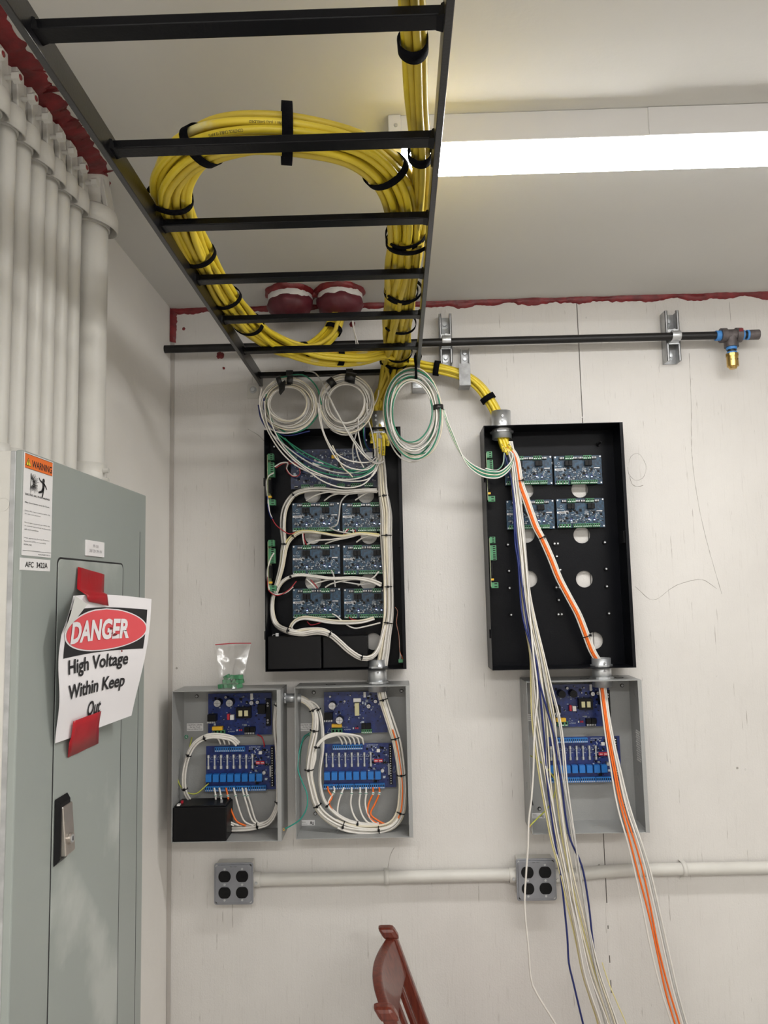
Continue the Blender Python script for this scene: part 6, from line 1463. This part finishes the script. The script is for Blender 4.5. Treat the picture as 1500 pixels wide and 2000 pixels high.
def tape_piece(ptsA, label):
    n = 8; vs = []
    for j in range(len(ptsA)):
        a_, b_ = ptsA[j]
        for i in range(n + 1): p = a_.lerp(b_, i / n); vs.append(p + UX * .0004 * math.sin(i * 1.3 + j))
    mb = MB(); mb.add(vs, [(j * (n + 1) + i, j * (n + 1) + i + 1, (j + 1) * (n + 1) + i + 1, (j + 1) * (n + 1) + i) for j in range(len(ptsA) - 1) for i in range(n)], RTAPE, True)
    o = mb.build('red_tape'); s = o.modifiers.new('s', 'SOLIDIFY'); s.thickness = .0004; return tag(o, label, 'tape')
xs_ = .0035
tape_piece([(corner(152, 1107, xs_), corner(204, 1122, xs_)), (corner(150, 1150, xs_ + .002), corner(203, 1157, xs_ + .002)), (S(.235, .004, .006), S(.475, .000, .006)), (S(.25, .030, .005), S(.485, .035, .005)), (S(.28, .050, .004), S(.50, .085, .004))], 'red tape strip holding the top of the danger sign to the door')
tape_piece([(S(.18, .885, .004), S(.545, .880, .004)), (S(.178, .94, .004), S(.543, .935, .004)), (S(.175, .995, .004), S(.54, .995, .004)), (corner(135, 1452, .010), corner(193, 1428, .014)), (corner(133, 1480, xs_), corner(192, 1452, xs_))], 'red tape strip holding the bottom of the danger sign to the door')

# ================================================================== CHAIR
ch = thing('wooden_chair', 'reddish wooden chair with a curved slatted back, partly in frame near the wall', 'chair', (.16, -.35, 0))
yf, yn = -.155, -.535; XT = -.050; ZT = .872
def cx(z): return XT + (ZT - z) * .36     # back leans
def box_between(a, b, wx, wy, m=WOOD):
    mb = MB(); A = [a + V((-wx / 2, -wy / 2, 0)), a + V((wx / 2, -wy / 2, 0)), a + V((wx / 2, wy / 2, 0)), a + V((-wx / 2, wy / 2, 0))]; B = [b + V((-wx / 2, -wy / 2, 0)), b + V((wx / 2, -wy / 2, 0)), b + V((wx / 2, wy / 2, 0)), b + V((-wx / 2, wy / 2, 0))]
    return mb.hexa(A, B, m)
for y in (yf, yn):
    box_between(V((cx(.45), y, .45)), V((cx(ZT - .022), y, ZT - .022)), .030, .030).build('back_post', ch, bevel=.005)
    box_between(V((cx(ZT - .030) + .001, y, ZT - .030)), V((XT - .006, y, ZT)), .042, .034).build('post_cap', ch, bevel=.009)
    box_between(V((cx(.45) - .06, y, 0)), V((cx(.45), y, .46)), .034, .030).build('leg', ch, bevel=.003)
# curved crest rail between the caps
n = 24; vs = []
for i in range(n + 1):
    f = i / n; y = yf + (yn - yf) * f; bow = -.030 * math.sin(PI * f); zt_ = ZT - .026 + .006 * math.sin(PI * f); zb2 = zt_ - .085 - .022 * math.sin(PI * f)
    for (z, dx_) in ((zt_, -.012), (zt_, .012), (zb2, .012), (zb2, -.012)): vs.append(V((cx(z) + bow + dx_, y, z)))
mb = MB(); mb.add(vs, [(4 * i + k, 4 * i + (k + 1) % 4, 4 * i + 4 + (k + 1) % 4, 4 * i + 4 + k) for i in range(n) for k in range(4)] + [(0, 1, 2, 3), (4 * n, 4 * n + 3, 4 * n + 2, 4 * n + 1)], WOOD, True)
mb.build('crest_rail', ch, bevel=.004)
for i in range(1, 6):
    f = i / 6; y = yf + (yn - yf) * f; bow = -.028 * math.sin(PI * f)
    box_between(V((cx(.47) + bow * .6, y, .46)), V((cx(.775) + bow, y, .775)), .012, .026).build('slat', ch, bevel=.002)
box_between(V((cx(.45) + .20, (yf + yn) / 2, .43)), V((cx(.45) + .20, (yf + yn) / 2, .46)), .46, .44).build('seat', ch, bevel=.008)
for y in (yf, yn): box_between(V((cx(.45) + .39, y, 0)), V((cx(.45) + .38, y, .43)), .034, .034).build('leg', ch, bevel=.003)
